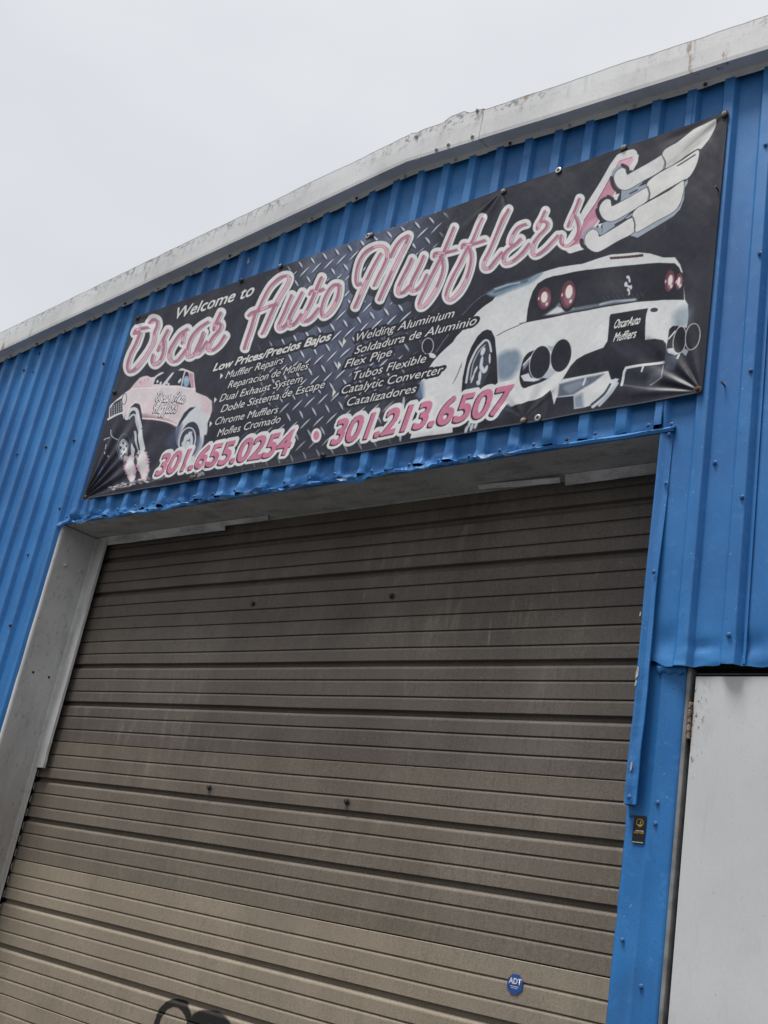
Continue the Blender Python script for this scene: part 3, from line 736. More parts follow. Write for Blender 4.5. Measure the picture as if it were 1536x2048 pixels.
poly(cL((890, 130), (1060, 50), (1240, 0), (1420, -70), (1330, 20), (1120, 110), (970, 165)), (128, 146, 160), WC, True, 3, .95)
stroke(cL((960, 120), (1100, 70), (1270, 10)), 1.6, (70, 84, 96), None, soft=2, a=.8); stroke(cL((960, 90), (1080, 55), (1200, 30)), 1.2, (190, 200, 206), None, soft=1.5, a=.8)
# rear panel, lamps, brake light, emblem
panel = cT((50, 600), (60, 500), (75, 430), (100, 360), (140, 300), (200, 262), (260, 240), (510, 195), (820, 155), (1070, 135), (1190, 140), (1225, 175), (1245, 230), (1258, 300), (1262, 425), (1100, 420), (900, 438), (600, 490), (300, 548))
poly(panel, CD, WC)
ell(cT((640, 330))[0], 100, 22, (62, 62, 66), None, -8, 14, .5)
poly(cT((180, 545), (270, 480), (300, 445), (400, 490), (520, 465), (700, 440), (900, 405), (900, 428), (600, 478), (300, 535)), (170, 180, 188), None, False, 2, .55)
poly(cT((200, 540), (290, 475), (330, 490), (420, 490), (300, 525)), (205, 208, 208), None, False, 1.5, .9)
stroke(cT((620, 460), (720, 435), (880, 420)), 1.8, (190, 205, 212), None, soft=2, a=.8)
for i in range(9): stroke(cT((640+i*36, 400-i*4), (665+i*36, 432-i*4)), 1, (100, 108, 116), None, soft=1, a=.5)
for (cx, cy_), rx, ry, hx, hy in (((190, 412), 52, 88, 0, -8), ((372, 382), 58, 108, 8, -20), ((1148, 275), 38, 84, 6, -5), ((1222, 280), 26, 68, -2, 0)):
    p = cT((cx, cy_))[0]
    ell((p[0]+1, p[1]+3), rx/3.84+2, ry/3.84+4, (38, 38, 43), None, 8)
    ell(p, rx/3.84, ry/3.84, (108, 68, 76), None, 8, 1.2); ell((p[0]+2, p[1]+2), rx/3.84*.72, ry/3.84*.7, (146, 104, 112), None, 8, 1.5, .8)
    ell((p[0]+hx/3.84, p[1]+hy/3.84), rx/3.84*.46, ry/3.84*.48, (214, 208, 200), None, 8, .8); ell((p[0]+rx/3.84*.35, p[1]+ry/3.84*.5), 2.6, 4, (205, 190, 188), None, 20, .7)
    ell((p[0]-rx/3.84*.8, p[1]+1), 1.3, 3.5, (225, 190, 195), None, 8, .6)
poly(cT((690, 95), (945, 68), (948, 88), (695, 112)), (70, 42, 48), None)
for i in range(9): ell(cT((715+i*27, 99-i*3))[0], 2.2, 1.4, (120, 74, 82), None, 0, .6)
for x, y, rx, ry, t in ((828, 245, 14, 12, 20), (838, 265, 8, 22, -10), (812, 300, 12, 20, 10), (835, 318, 22, 9, 30), (852, 322, 7, 18, 0), (832, 345, 10, 16, -25), (838, 372, 6, 14, 15)):
    ell(cT((x, y))[0], rx/3.84, ry/3.84, (198, 200, 202), None, t, .6)
# bumper, number plate and its words
poly(cB((730, 130), (740, 112), (860, 92), (1022, 64), (1008, 130), (1003, 310), (1080, 302), (1140, 312), (1165, 340), (1165, 470), (860, 525), (838, 570), (815, 602), (740, 612), (720, 545), (370, 610), (430, 510), (475, 462), (540, 425), (620, 395), (685, 372), (715, 320)), CD, WC)
ell(cB((1068, 76))[0], 7.5, 4.5, (58, 60, 68), None, -8)
text('OscarAuto', cB((757, 222))[0], cB((957, 188))[0], 17.5, [(0, 0, 0, (214, 214, 210), 1)], .03, .2, WC)
text('Mufflers', cB((757, 322))[0], cB((925, 292))[0], 17.5, [(0, 0, 0, (214, 214, 210), 1)], .03, .2, WC)
for i in range(4): stroke(cB((760+i*90, 340-i*8), (880+i*90, 430-i*14)), 5, (70, 72, 80), None, soft=6, a=.45)
grad(cB((1230, 90), (1345, 60), (1340, 190), (1230, 215)), (120, 140, 152), .55, 8)
# lower diffuser
poly(cB((285, 720), (330, 655), (370, 612), (720, 548), (740, 614), (800, 606), (770, 660), (700, 740), (600, 810), (540, 830), (456, 842), (452, 740), (320, 752), (305, 800), (255, 865), (290, 800)), CW, WC)
poly(cB((345, 650), (480, 612), (690, 570), (600, 640), (450, 730), (330, 745)), (92, 100, 112), None, False, 2, .95)
poly(cB((380, 660), (520, 620), (560, 640), (430, 720)), (150, 158, 166), None, True, 4, .6); stroke(cB((545, 605), (528, 655)), 1.6, (206, 208, 208), None, soft=1)
poly(cB((455, 745), (520, 720), (530, 830), (458, 838)), (110, 122, 140), None, False, 4, .7)
stroke(cB((600, 825), (700, 740), (760, 650), (775, 615)), 3.2, (190, 196, 200), WC, soft=1); stroke(cB((650, 815), (740, 720), (790, 640)), 2.4, (176, 184, 190), None, soft=1)
stroke(cB((590, 810), (690, 725), (735, 650)), 2.0, (70, 74, 82), None, soft=1)
poly(cB((850, 540), (1140, 488), (1130, 600), (1040, 655), (830, 650)), (62, 64, 70), None, False, 3)
ell(cB((1080, 600))[0], 18, 10, (120, 122, 126), None, -35, 6, .7); stroke(cB((830, 655), (980, 675), (1150, 690)), 1.6, (120, 120, 124), None, soft=2, a=.8)
stroke(cB((1143, 478), (860, 528), (842, 560), (822, 655)), 2.6, (206, 208, 208), WC, sm=False); stroke(cB((1138, 500), (1130, 600), (1040, 655)), 1.1, (170, 172, 175), None, sm=False, a=.8)
stroke(cB((992, 515), (980, 555)), 1.7, (205, 206, 206), None)
# exhaust tips
poly(cB((38, 600), (60, 480), (90, 425), (130, 398), (210, 390), (260, 560), (270, 590), (190, 640), (110, 670), (60, 675)), CD, WC, True)
poly(cB((48, 585), (108, 565), (125, 600), (200, 615), (150, 632), (70, 625)), (196, 200, 203), None)
poly(cB((62, 500), (130, 430), (120, 480), (66, 545)), (130, 138, 146), None, False, 1.5); stroke(cB((70, 500), (165, 400)), 1.2, (205, 208, 210), None)
for c, rx, ry, t in (((196, 482), 74, 128, 14), ((357, 430), 76, 126, 14)):
    p = cB(c)[0]; ell(p, rx/3.84+1.5, ry/3.84+1.5, (196, 200, 204), WC, t); ell(p, rx/3.84, ry/3.84, (42, 42, 47), None, t, .8)
poly(cB((250, 350), (290, 360), (305, 350), (285, 400), (270, 390)), (160, 168, 174), None); poly(cB((210, 600), (270, 520), (315, 555), (260, 605)), (176, 182, 188), None, False, 1)
poly(cB((1175, 300), (1185, 225), (1210, 200), (1260, 200), (1230, 270), (1215, 400), (1240, 440), (1180, 430)), CD, WC)
poly(cB((1172, 380), (1215, 370), (1240, 400), (1275, 405), (1230, 430), (1180, 412)), (190, 195, 199), WC); stroke(cB((1180, 300), (1230, 240)), 1.4, (200, 203, 205), None)
for c, rx, ry, t in (((1266, 308), 48, 102, 10), ((1366, 284), 52, 102, 10)):
    p = cB(c)[0]; ell(p, rx/3.84+1.1, ry/3.84+1.1, (200, 202, 204), WC, t); ell(p, rx/3.84-.5, ry/3.84-.5, (42, 42, 47), None, t, .8)
poly(cB((1280, 400), (1300, 370), (1335, 390), (1310, 430)), (150, 160, 168), WC); poly(cB((1160, 430), (1250, 440), (1225, 530), (1155, 520)), (96, 100, 108), WC, True, 4)
stroke(cB((1262, 420), (1250, 452)), 1.6, (200, 202, 204), None)
# wheel, fender shade, bottom
stroke(cL((985, 540), (1080, 490), (1250, 410)), .7, (70, 74, 80), None, soft=.6); stroke(cT((0, 604), (50, 598)), .7, (80, 80, 84), None)
grad(cL((1000, 730), (1170, 680), (1210, 790), (1120, 950), (1000, 950)), (112, 128, 144), .85, 6)
grad(cL((225, 1000), (275, 990), (280, 1150), (210, 1120)), (110, 126, 146), .8, 4)
poly(cL((630, 1260), (655, 950), (700, 750), (740, 650), (800, 545), (850, 495), (890, 478), (930, 490), (965, 560), (985, 760), (995, 1000), (1000, 1300), (900, 1400), (700, 1460), (560, 1468), (570, 1380)), (42, 42, 47), WC)
poly(cL((700, 960), (725, 820), (790, 680), (860, 600), (900, 610), (920, 700), (915, 850), (860, 1000), (800, 1050), (690, 1060)), (66, 70, 78), None, True, 2)
stroke(cL((690, 990), (720, 830), (780, 690), (850, 600), (885, 582), (912, 610), (928, 690)), 2.0, (196, 199, 202), None); stroke(cL((730, 960), (760, 800), (820, 680), (870, 630)), 1.2, (160, 164, 168), None)
for x, y, rx, ry, t in ((850, 690, 4, 9, 20), (835, 800, 3, 14, 10), (845, 860, 4, 9, -20), (820, 930, 3, 12, 5), (880, 860, 3, 8, 20), (915, 760, 2, 10, 0), (780, 870, 2, 9, 25), (750, 950, 2, 10, 20), (805, 990, 4, 5, 0)):
    ell(cL((x, y))[0], rx, ry, (196, 199, 202), None, t, .8)
for i in range(7): stroke(cL((560+i*14, 1000-i*26), (600+i*8, 930-i*22)), .8, (120, 122, 126), None, a=.7)
poly(cL((1120, 1220), (1400, 1140), (1500, 1060), (1540, 1250), (1380, 1340), (1100, 1400), (1000, 1330)), (50, 50, 55), None, False, 1)
poly(cL((980, 1180), (1120, 1225), (1005, 1330), (970, 1300)), (60, 66, 76), None, True, 3)
for x, y in ((720, 1385), (740, 1420), (690, 1440), (780, 1400)): ell(cL((x, y))[0], 3, 8, (180, 186, 192), None, 20, 1)
poly(cL((560, 1380), (590, 1465), (560, 1470)), CD, None)
stroke(cL((180, 1450), (300, 1420), (440, 1395)), 1.5, (110, 118, 126), None, soft=1.5)
for x, y in ((50, 1300), (70, 1420), (60, 1500), (90, 1180)): ell(cL((x, y))[0], 2.5, 12, (170, 178, 186), WC, 5, 1.2)
ell(cL((322, 640))[0], 11, 16, (46, 46, 54), None, 8); ell(cL((322, 640))[0], 11, 16, (176, 180, 186), WC, 8, .6, 1, .9); poly(cL((330, 720), (360, 705), (398, 730), (385, 755), (340, 745)), CW, WC, True)

# --- pink car picture (left)
pc = lambda *p: T((190, 720), 5.908, p); PB = (208, 200, 201); KC = 5
poly(pc((175, 560), (200, 525), (260, 470), (340, 405), (420, 345), (470, 280), (530, 215), (570, 198), (620, 188), (660, 205), (700, 198), (745, 155), (815, 143), (810, 160), (760, 185), (715, 215), (690, 285), (800, 290), (870, 200), (955, 98), (1050, 103), (1110, 125), (1175, 155), (1185, 260), (1200, 385), (1330, 440), (1390, 490), (1392, 600), (1370, 680), (1335, 760), (1300, 700), (1180, 620), (1090, 650), (1020, 720), (970, 800), (900, 760), (800, 720), (650, 700), (560, 690), (550, 580), (500, 520), (420, 550), (365, 630), (345, 700), (325, 620), (170, 700), (180, 620)), PB, KC)
grad(pc((420, 345), (530, 220), (620, 200), (660, 260), (640, 330), (440, 350)), (196, 172, 178), .5, 3)
grad(pc((1250, 420), (1390, 490), (1390, 620), (1300, 640), (1260, 560)), (198, 170, 178), .45, 5); grad(pc((600, 500), (700, 470), (720, 640), (600, 650)), (214, 196, 200), .7, 8)
grad(pc((560, 640), (800, 690), (960, 760), (950, 790), (800, 730), (560, 695)), (140, 108, 112), .7, 4); grad(pc((950, 480), (1050, 560), (1000, 690), (920, 640)), (198, 176, 182), .5, 8)
stroke(pc((430, 345), (640, 330), (900, 318), (1190, 350)), 1.1, (226, 212, 214), None); stroke(pc((560, 690), (700, 700), (860, 730), (975, 775)), 1.4, (226, 212, 212), None)
poly(pc((835, 290), (900, 205), (955, 128), (1050, 128), (1105, 148), (1145, 335), (1010, 305), (840, 300)), (44, 46, 54), None); poly(pc((705, 270), (735, 195), (800, 170), (865, 160), (800, 285)), (44, 46, 54), None)
stroke(pc((1070, 130), (1045, 220), (1025, 310)), 1.2, (214, 200, 204), None)
poly(pc((1110, 150), (1165, 165), (1178, 330), (1150, 335)), (184, 140, 150), None, False, .8)
ell(pc((1085, 255))[0], 6.5, 11, (130, 168, 196), None, 5, .8); ell(pc((1083, 235))[0], 3.2, 3.2, (196, 176, 160), None, 0, .7)
for x, y in ((740, 255), (780, 275), (850, 270), (870, 290), (1000, 260), (1015, 240)): ell(pc((x, y))[0], 2.2, 3.4, (200, 204, 210), None, 20, .8)
text('427', pc((505, 300))[0], pc((610, 285))[0], 11, [(.1, 0, 0, (222, 206, 208), 0), (0, 0, 0, (168, 122, 134), 0)], .01, .3, KC)
poly(pc((180, 580), (240, 500), (325, 455), (335, 615), (185, 680)), (52, 54, 62), KC)
for i in range(5):
    for j in range(6): ell(pc((205+i*27, 560+j*21-i*17))[0], 1.3, 1.2, (170, 174, 180), None, 0, .5)
stroke(pc((160, 705), (250, 655), (335, 625)), 1.8, (206, 206, 206), KC); stroke(pc((180, 580), (175, 680)), 1, (190, 190, 194), None)
ell(pc((352, 465))[0], 4.4, 11, (205, 202, 200), KC, 8); ell(pc((352, 465))[0], 4.4, 11, (90, 86, 90), None, 8, .5, 1, .6)
# wheel arches and front suspension
poly(pc((370, 700), (385, 620), (420, 560), (470, 510), (530, 520), (555, 590), (560, 760), (520, 760), (500, 700), (430, 690)), (48, 49, 56), KC)
stroke(pc((372, 690), (395, 620), (440, 580), (490, 590), (515, 680), (535, 790)), 3.4, (198, 200, 203), KC); stroke(pc((400, 690), (440, 650), (480, 660), (500, 760), (525, 860)), 2.0, (178, 182, 188), None)
stroke(pc((372, 640), (420, 545), (490, 495), (540, 530), (562, 620)), 1.6, (216, 204, 206), None)
poly(pc((525, 800), (560, 820), (600, 1060), (530, 1140), (500, 960)), (196, 198, 199), KC, False, 1); stroke(pc((475, 850), (490, 950), (540, 1130)), 2.2, (180, 184, 188), KC); stroke(pc((505, 900), (520, 1000), (535, 1110)), 1.6, (50, 50, 56), None)
poly(pc((440, 980), (480, 1060), (460, 1150), (430, 1160)), (190, 192, 194), KC)
# rear tyre with smoke-white arch
poly(pc((960, 850), (1010, 730), (1070, 630), (1130, 565), (1190, 545), (1260, 590), (1310, 660), (1340, 770), (1330, 880), (1300, 900), (1285, 1000), (1200, 1180), (1100, 1230), (1130, 1050), (990, 1020)), (196, 199, 201), KC, True, 1.5)
grad(pc((850, 960), (980, 800), (1030, 760), (1010, 900), (970, 1050), (900, 1060)), (70, 78, 100), .8, 5); poly(pc((1000, 740), (1060, 630), (1130, 565), (1190, 560), (1120, 620), (1050, 720), (980, 820)), (52, 54, 60), None, False, 1)
ell(pc((1130, 950))[0], 19, 37, (54, 57, 68), KC, 10, 1); grad(pc((1230, 900), (1270, 1000), (1200, 1150), (1180, 1080)), (120, 128, 150), .7, 3)
ell(pc((1100, 960))[0], 15, 27, (64, 68, 76), None, 12, 1); ell(pc((1100, 960))[0], 15.5, 27, (196, 199, 202), None, 12, .7, 1, 1.2)
for x, y, rx, ry, t in ((1085, 930, 4, 9, 20), (1120, 900, 3, 9, 10), (1150, 960, 3, 12, 0), (1060, 990, 4, 6, 30), (1110, 1010, 5, 8, 0), (1140, 880, 2, 6, 20), (1075, 1040, 6, 6, 0)): ell(pc((x, y))[0], rx, ry, (188, 193, 198), None, t, 1)
# front wheel, marks, burn-out flames
ell(pc((343, 1035))[0], 13.5, 28, (120, 130, 150), KC, 0, 1.2); ell(pc((348, 1035))[0], 12.5, 26.5, (44, 45, 52), None, 0, 1); ell(pc((345, 1060))[0], 9.8, 20, (200, 202, 204), None, 0, .8)
ell(pc((345, 1060))[0], 8.2, 17.5, (90, 92, 98), None, 0, .5, 1, .7)
for x, y in ((340, 985), (310, 1040), (375, 1020), (345, 1060), (320, 1110), (365, 1120), (345, 1140)): ell(pc((x, y))[0], 1.7, 2.8, (70, 72, 78), None, 10, .6)
for p in (((190, 830), (195, 880), (225, 920), (265, 940)), ((110, 945), (140, 925), (180, 920)), ((130, 1000), (122, 1050)), ((120, 1090), (125, 1110)), ((148, 1130), (156, 1142))): stroke(pc(*p), 1.0, (176, 178, 182), KC)
for cx, cz, sc_ in ((425, 1290, 1.), (575, 1250, 1.12)):
    poly(pc((cx-25, cz-140*sc_), (cx+20, cz-150*sc_), (cx+62*sc_, cz), (cx+40, cz+160*sc_), (cx-5, cz+150*sc_), (cx-58*sc_, cz-20)), (204, 202, 200), KC, True, 1.5)
    for i in range(150):
        t = rng.random(); w = (62*math.sin(math.pi*min(1, .25+t*.7))+8)*sc_; xx = cx+(rng.random()*2-1)*w+(t-.5)*40; yy = cz-150*sc_+t*300*sc_
        edge = abs(xx-cx-(t-.5)*40)/w
        ell(pc((xx, yy))[0], rng.uniform(.7, 2.2), rng.uniform(.8, 2.6), LPK if edge > .75 else (190, 128, 146) if edge > .6 and rng.random() < .6 else (206, 204, 202), KC, rng.uniform(0, 90), .9, .8)
for i in range(70):
    xx = rng.uniform(170, 860); yy = 1525-(xx-170)*.20+rng.uniform(-38, 20); q_ = rng.uniform(120, 205)*(1 if xx < 640 else .75)
    ell(pc((xx, yy))[0], rng.uniform(2, 5), rng.uniform(.8, 2.0), (q_, q_*.97, q_*.97), KC, rng.uniform(-25, 5), 1, .85)
for i in range(18): ell(pc((rng.uniform(1150, 1290), rng.uniform(1290, 1400)))[0], rng.uniform(1.5, 4), rng.uniform(1.5, 3), (rng.uniform(140, 205),)*3, KC, 0, 1.2, .8)

# --- script lettering, traced stroke by stroke
def zo(o, s, *L_): return [T(o, s, p) for p in L_]
OSCAR = zo((240, 600), 6.4,
    [(362, 360), (300, 372), (225, 385), (192, 440)], [(225, 430), (262, 425), (240, 500), (205, 590), (150, 690), (108, 800), (100, 880), (130, 925), (190, 895), (260, 820), (330, 720), (400, 610), (440, 510), (448, 420), (478, 330), (468, 262), (425, 250), (385, 295)],
    [(612, 388), (580, 450), (552, 515), (515, 590), (490, 650)], [(555, 510), (565, 590), (550, 690), (510, 780), (440, 832), (412, 780), (430, 710)],
    [(862, 375), (780, 430), (700, 540), (640, 650), (630, 740), (670, 790), (740, 770), (850, 640)], [(825, 420), (810, 480), (795, 555)],
    [(1130, 285), (1040, 340), (950, 430), (890, 540), (868, 650), (875, 735), (950, 690), (1020, 570), (1070, 420)], [(1070, 420), (1020, 540), (972, 650), (985, 700), (1050, 640), (1115, 540)],
    [(1295, 170), (1250, 260), (1215, 330), (1205, 385)], [(1235, 300), (1290, 310), (1280, 380), (1200, 470), (1145, 570), (1130, 640), (1180, 650), (1270, 580), (1345, 465)])
AUTO = zo((470, 520), 6.4,
    [(125, 1140), (160, 1020), (210, 870), (265, 690), (310, 620), (380, 470), (470, 330), (590, 225), (678, 205), (690, 262), (650, 350), (590, 450), (530, 560), (470, 690), (415, 820), (370, 920), (352, 950)],
    [(180, 715), (230, 672), (340, 640), (440, 600), (530, 572)],
    [(730, 460), (680, 580), (620, 720), (562, 840), (580, 890), (650, 840), (700, 770)], [(860, 420), (800, 540), (740, 660), (688, 780), (700, 850), (780, 800), (850, 700)],
    [(1110, 230), (1070, 320), (1030, 420), (980, 540), (920, 660), (868, 760), (890, 800), (980, 740), (1070, 625)], [(960, 445), (990, 400), (1060, 408), (1130, 372)],
    [(1335, 320), (1270, 325), (1200, 400), (1140, 520), (1108, 650), (1130, 730), (1200, 690), (1270, 590), (1320, 470), (1335, 350), (1300, 318)])
MUF = zo((690, 430), 6.4,
    [(205, 880), (170, 905), (145, 850), (150, 740), (190, 600), (270, 480), (380, 410), (480, 402), (530, 450), (535, 560), (490, 680), (430, 800), (380, 910)], [(460, 500), (390, 620), (320, 760), (240, 930), (170, 1100), (130, 1190)],
    [(590, 540), (640, 430), (720, 320), (812, 268), (800, 330), (740, 450), (660, 610), (570, 810), (490, 990), (445, 1095)],
    [(860, 570), (810, 680), (750, 800), (690, 930), (690, 1012), (750, 1000), (830, 920)], [(1010, 530), (960, 650), (890, 790), (850, 890), (850, 970), (900, 970), (980, 900), (1050, 770)],
    [(1400, 170), (1340, 310), (1270, 480), (1190, 630), (1110, 790), (1030, 960), (958, 1120), (970, 1195), (1040, 1150), (1130, 1020), (1210, 860), (1258, 700), (1250, 590), (1225, 540)], [(1145, 540), (1165, 495), (1270, 490), (1430, 455)]) + zo((850, 380), 6.4,
    [(740, 370), (690, 470), (620, 650), (540, 780), (450, 960), (360, 1130), (288, 1300), (280, 1380), (330, 1420), (430, 1330), (510, 1200), (570, 1050), (600, 900), (590, 800), (562, 745)], [(480, 750), (505, 705), (600, 708), (770, 655)],
    [(1070, 260), (1000, 400), (920, 590), (840, 780), (765, 930), (768, 1018), (830, 1010), (920, 900), (990, 810)],
    [(1295, 450), (1200, 490), (1125, 590), (1098, 690), (1130, 720)], [(1230, 640), (1170, 700), (1060, 785), (1008, 870), (1030, 950), (1120, 930), (1240, 830), (1340, 700)]) + zo((1040, 290), 5.908,
    [(300, 790), (260, 880), (215, 960), (210, 1000)], [(250, 910), (320, 920), (320, 985), (230, 1080), (160, 1180), (150, 1285), (200, 1310), (320, 1230), (450, 1080)],
    [(705, 645), (660, 760), (600, 890), (570, 965)], [(655, 840), (690, 940), (690, 1040), (640, 1140), (560, 1200), (490, 1165), (490, 1075)])
zl = lambda *p: T((1040, 290), 5.908, p)
SWOOSH = zl((1340, 105), (1260, 125), (1185, 160), (1110, 260), (960, 520), (800, 780), (720, 940), (560, 1200), (600, 1235), (730, 1195))
ALL = OSCAR+AUTO+MUF
dense = [smooth(s) for s in ALL]
for s in dense:                                                          # dark drop shadow over the plate
    stroke(s, 12.5, (50, 51, 57), None, sm=False, off=(-3, 9), a=.93, soft=1.2); stroke(s, 12.2, (50, 51, 57), None, sm=False, off=(0, 0), a=.95, soft=1)
for s in dense: stroke(s, 10., WHT, 1, sm=False, off=(1.2, -1))
stroke(SWOOSH, 8.6, WHT, 1, sm=False)
poly(zl((1340, 110), (1390, 130), (1380, 200), (1320, 310), (1270, 330), (1100, 600), (900, 940), (740, 1200), (640, 1230), (560, 1180), (720, 960), (1000, 500)), WHT, 1, grow=3)
poly(zl((1330, 150), (1185, 195), (1140, 260), (1050, 420), (900, 690), (760, 900), (720, 1010), (640, 1120), (575, 1190), (620, 1195), (735, 1165), (770, 1090), (920, 900), (1130, 560), (1300, 260)), PNK, None)
stroke(zl((1340, 170), (1280, 290)), 2.2, LPK, None); stroke(zl((1330, 150), (1185, 195), (1050, 420), (900, 690), (760, 900)), .8, MAU, None, sm=False)
grad(zl((1180, 200), (1320, 160), (1290, 250), (1150, 280)), LPK, .8, 3); grad(zl((840, 900), (920, 880), (820, 1000), (740, 1050)), LPK, .6, 4)
for s in dense: stroke(s, .55, (96, 84, 92), None, sm=False, off=(5.4, 1.2), a=.8)
tmask = (.5+.5*np.sin(WX*9+fbm(WX*4, WZ*4, 221)*9))
for s in dense:
    stroke(s, 3.05, (150, 98, 116), None, sm=False); stroke(s, 2.4, PNK, None, sm=False, a=.92); stroke(s, 1.3, (158, 104, 122), None, sm=False, off=(-.7, .4), a=.8, soft=1)
    n_ = len(s)
    if n_ > 12: stroke(s[n_//2:n_//2+max(4, n_//4)], 1.9, LPK, None, sm=False, a=.9, soft=1)
# small copy of the words on the pink car's door
def tiny(strokes, src, dst):
    (sx0, sy0), (sx1, sy1) = src; (dx0, dy0), (dx1, dy1), (ux, uy) = dst
    sx, sy_ = sx1-sx0, sy1-sy0
    for col, r, off in (((38, 36, 42), 1.35, (-.9, 1.5)), ((38, 36, 42), 1.5, (0, .3)), ((222, 216, 216), 1.0, (0, 0))):
        for s in strokes:
            s = np.asarray(s); u = (s[:, 0]-sx0)/sx; h = (s[:, 1]-(sy0+sy_*u))       # height off the source baseline
            P = np.stack([dx0+(dx1-dx0)*u-ux*h, dy0+(dy1-dy0)*u-uy*h], 1)
            stroke(P, r, col, None, sm=False, off=off, soft=.45)
sm_ = lambda L_: [smooth(s, n=4) for s in L_]
p = pc((722, 480), (890, 470), (925, 490), (1065, 490), (690, 620), (950, 640))
tiny(sm_(OSCAR), ((256, 745), (450, 672)), (p[0], p[1], (.045, -.20))); tiny(sm_(AUTO), ((486, 690), (678, 600)), (p[2], p[3], (.045, -.20))); tiny(sm_(MUF), ((710, 615), (1150, 500)), (p[4], p[5], (.045, -.20)))
# --- tail-pipe picture
wp = lambda *p: T((1160, 220), 5.12, p); TP = 6; GB = (150, 160, 170); DKO = (58, 57, 62)
heads = [[(345, 690), (370, 630), (430, 600), (470, 615)], [(205, 1020), (215, 960), (260, 920), (315, 930)], [(50, 1330), (75, 1265), (130, 1225), (180, 1245)]]
for i, hd in enumerate(heads): stroke(wp(*hd), 5.6, GB if i != 1 else DKO, TP); stroke(wp(*hd), 6.4, DKO, TP, a=.0)
stroke(wp((325, 700), (345, 780), (395, 835), (440, 845)), 4.2, DKO, TP); stroke(wp((180, 1030), (195, 1090), (245, 1145)), 4.2, DKO, TP); stroke(wp((20, 1340), (30, 1390), (70, 1420)), 4, DKO, TP)
stroke(wp((440, 570), (490, 600), (500, 650), (530, 640)), 3.5, DKO, TP); stroke(wp((290, 890), (335, 920), (350, 970), (400, 950), (425, 890)), 3.8, DKO, TP); stroke(wp((200, 1215), (215, 1260)), 4.4, GB, TP)
poly(wp((230, 1190), (290, 1180), (260, 1250), (225, 1260)), DKO, TP); poly(wp((345, 870), (410, 860), (380, 930), (355, 920)), WHT, TP); poly(wp((180, 1170), (232, 1160), (205, 1210)), WHT, TP)
poly(wp((430, 820), (640, 735), (780, 655), (690, 770), (700, 800), (420, 940)), GB, TP); poly(wp((600, 790), (690, 700), (800, 655), (690, 760)), DKO, TP); stroke(wp((515, 860), (590, 820)), 1.4, DKO, None)
poly(wp((230, 1160), (500, 1060), (700, 920), (540, 1080), (230, 1280)), GB, TP); poly(wp((440, 1130), (540, 1030), (700, 930), (560, 1040)), DKO, TP); stroke(wp((365, 1180), (470, 1120)), 1.8, DKO, None)
poly(wp((500, 1280), (560, 1240), (780, 1140), (1030, 980), (1070, 750), (1110, 715), (1105, 760), (1080, 800), (1070, 920), (1030, 1020), (960, 1090), (780, 1200), (590, 1308)), (158, 168, 174), TP)
pipes = [[(865, 470), (760, 520), (545, 638), (495, 668), (478, 650), (470, 615), (430, 600), (375, 635), (350, 690), (370, 760), (420, 815), (500, 815), (640, 735), (780, 660), (875, 580)],
         [(700, 800), (520, 890), (345, 985), (322, 962), (312, 925), (265, 918), (215, 968), (200, 1030), (235, 1105), (300, 1142), (370, 1130), (500, 1055), (712, 915)],
         [(545, 1105), (380, 1200), (215, 1292), (192, 1285), (180, 1245), (130, 1225), (75, 1268), (50, 1340), (80, 1410), (150, 1452), (220, 1440), (380, 1350), (565, 1235)]]
tips = [[(850, 470), (865, 425), (910, 385), (1000, 330), (1100, 250), (1180, 190), (1290, 140), (1385, 95), (1396, 115), (1380, 180), (1335, 280), (1290, 345), (1240, 402), (1205, 398), (1100, 455), (1010, 520), (870, 605), (875, 540)],
        [(690, 780), (700, 745), (750, 695), (860, 622), (1050, 510), (1190, 418), (1222, 435), (1210, 520), (1180, 600), (1140, 670), (1095, 712), (1060, 722), (900, 812), (715, 922), (715, 860)],
        [(540, 1090), (550, 1050), (600, 1000), (700, 950), (900, 840), (1050, 735), (1068, 760), (1065, 840), (1030, 960), (960, 1045), (780, 1145), (600, 1245), (562, 1225), (560, 1160)]]
for p_, t_ in zip(pipes, tips):
    poly(wp(*p_), (72, 74, 80), TP, True, grow=1.1); poly(wp(*p_), (206, 206, 204), TP, True); poly(wp(*t_), (60, 60, 66), TP, True, grow=1.1); poly(wp(*t_), (206, 206, 203), TP, True)
for a_, b_ in (((900, 560), (1380, 130)), ((960, 540), (1340, 250))): stroke(wp(a_, ((a_[0]+b_[0])/2+10, (a_[1]+b_[1])/2-10), b_), 1.6, (176, 172, 166), None, soft=2.5, a=.6)
stroke(wp((1000, 570), (1180, 460)), 1.2, (40, 40, 46), None); stroke(wp((850, 480), (880, 540), (872, 600)), 1.0, (80, 86, 92), None); stroke(wp((700, 790), (720, 860), (712, 920)), 1.0, (80, 86, 92), None); stroke(wp((545, 1100), (565, 1170), (560, 1240)), 1.0, (80, 86, 92), None)

# --- sans lettering
HALO = (44, 44, 50); SV = 3; NL = [20]
def nl(): NL[0] += 1; return NL[0]
def line(body, p0, p1, cap, bold=.0, lab=SV, halo=.2, shear=.27): text(body, p0, p1, cap, [(halo, 0, 0, HALO, 0), (0, 0, 0, (206, 206, 203), 1)], bold, shear, lab)
line('Welcome to', (347, 640), (505, 591), 22, .035, 7, .15, .22)
line('Low Prices/Precios Bajos', (428, 743.5), (660, 681), 15, .05, SV, .3)
for t_, a_, b_ in (('Muffler Repairs', (452, 759), (565, 727)), ('Reparacion de Mofles', (457, 778), (615, 738.5)), ('Dual Exhaust System', (440, 805), (603, 764.5)), ('Doble Sistema de Escape', (443, 826.5), (648, 776)), ('Chrome Mufflers', (430, 852), (554, 826)), ('Mofles Cromado', (435, 874.5), (559, 845))): line(t_, a_, b_, 14.5, .013, nl())
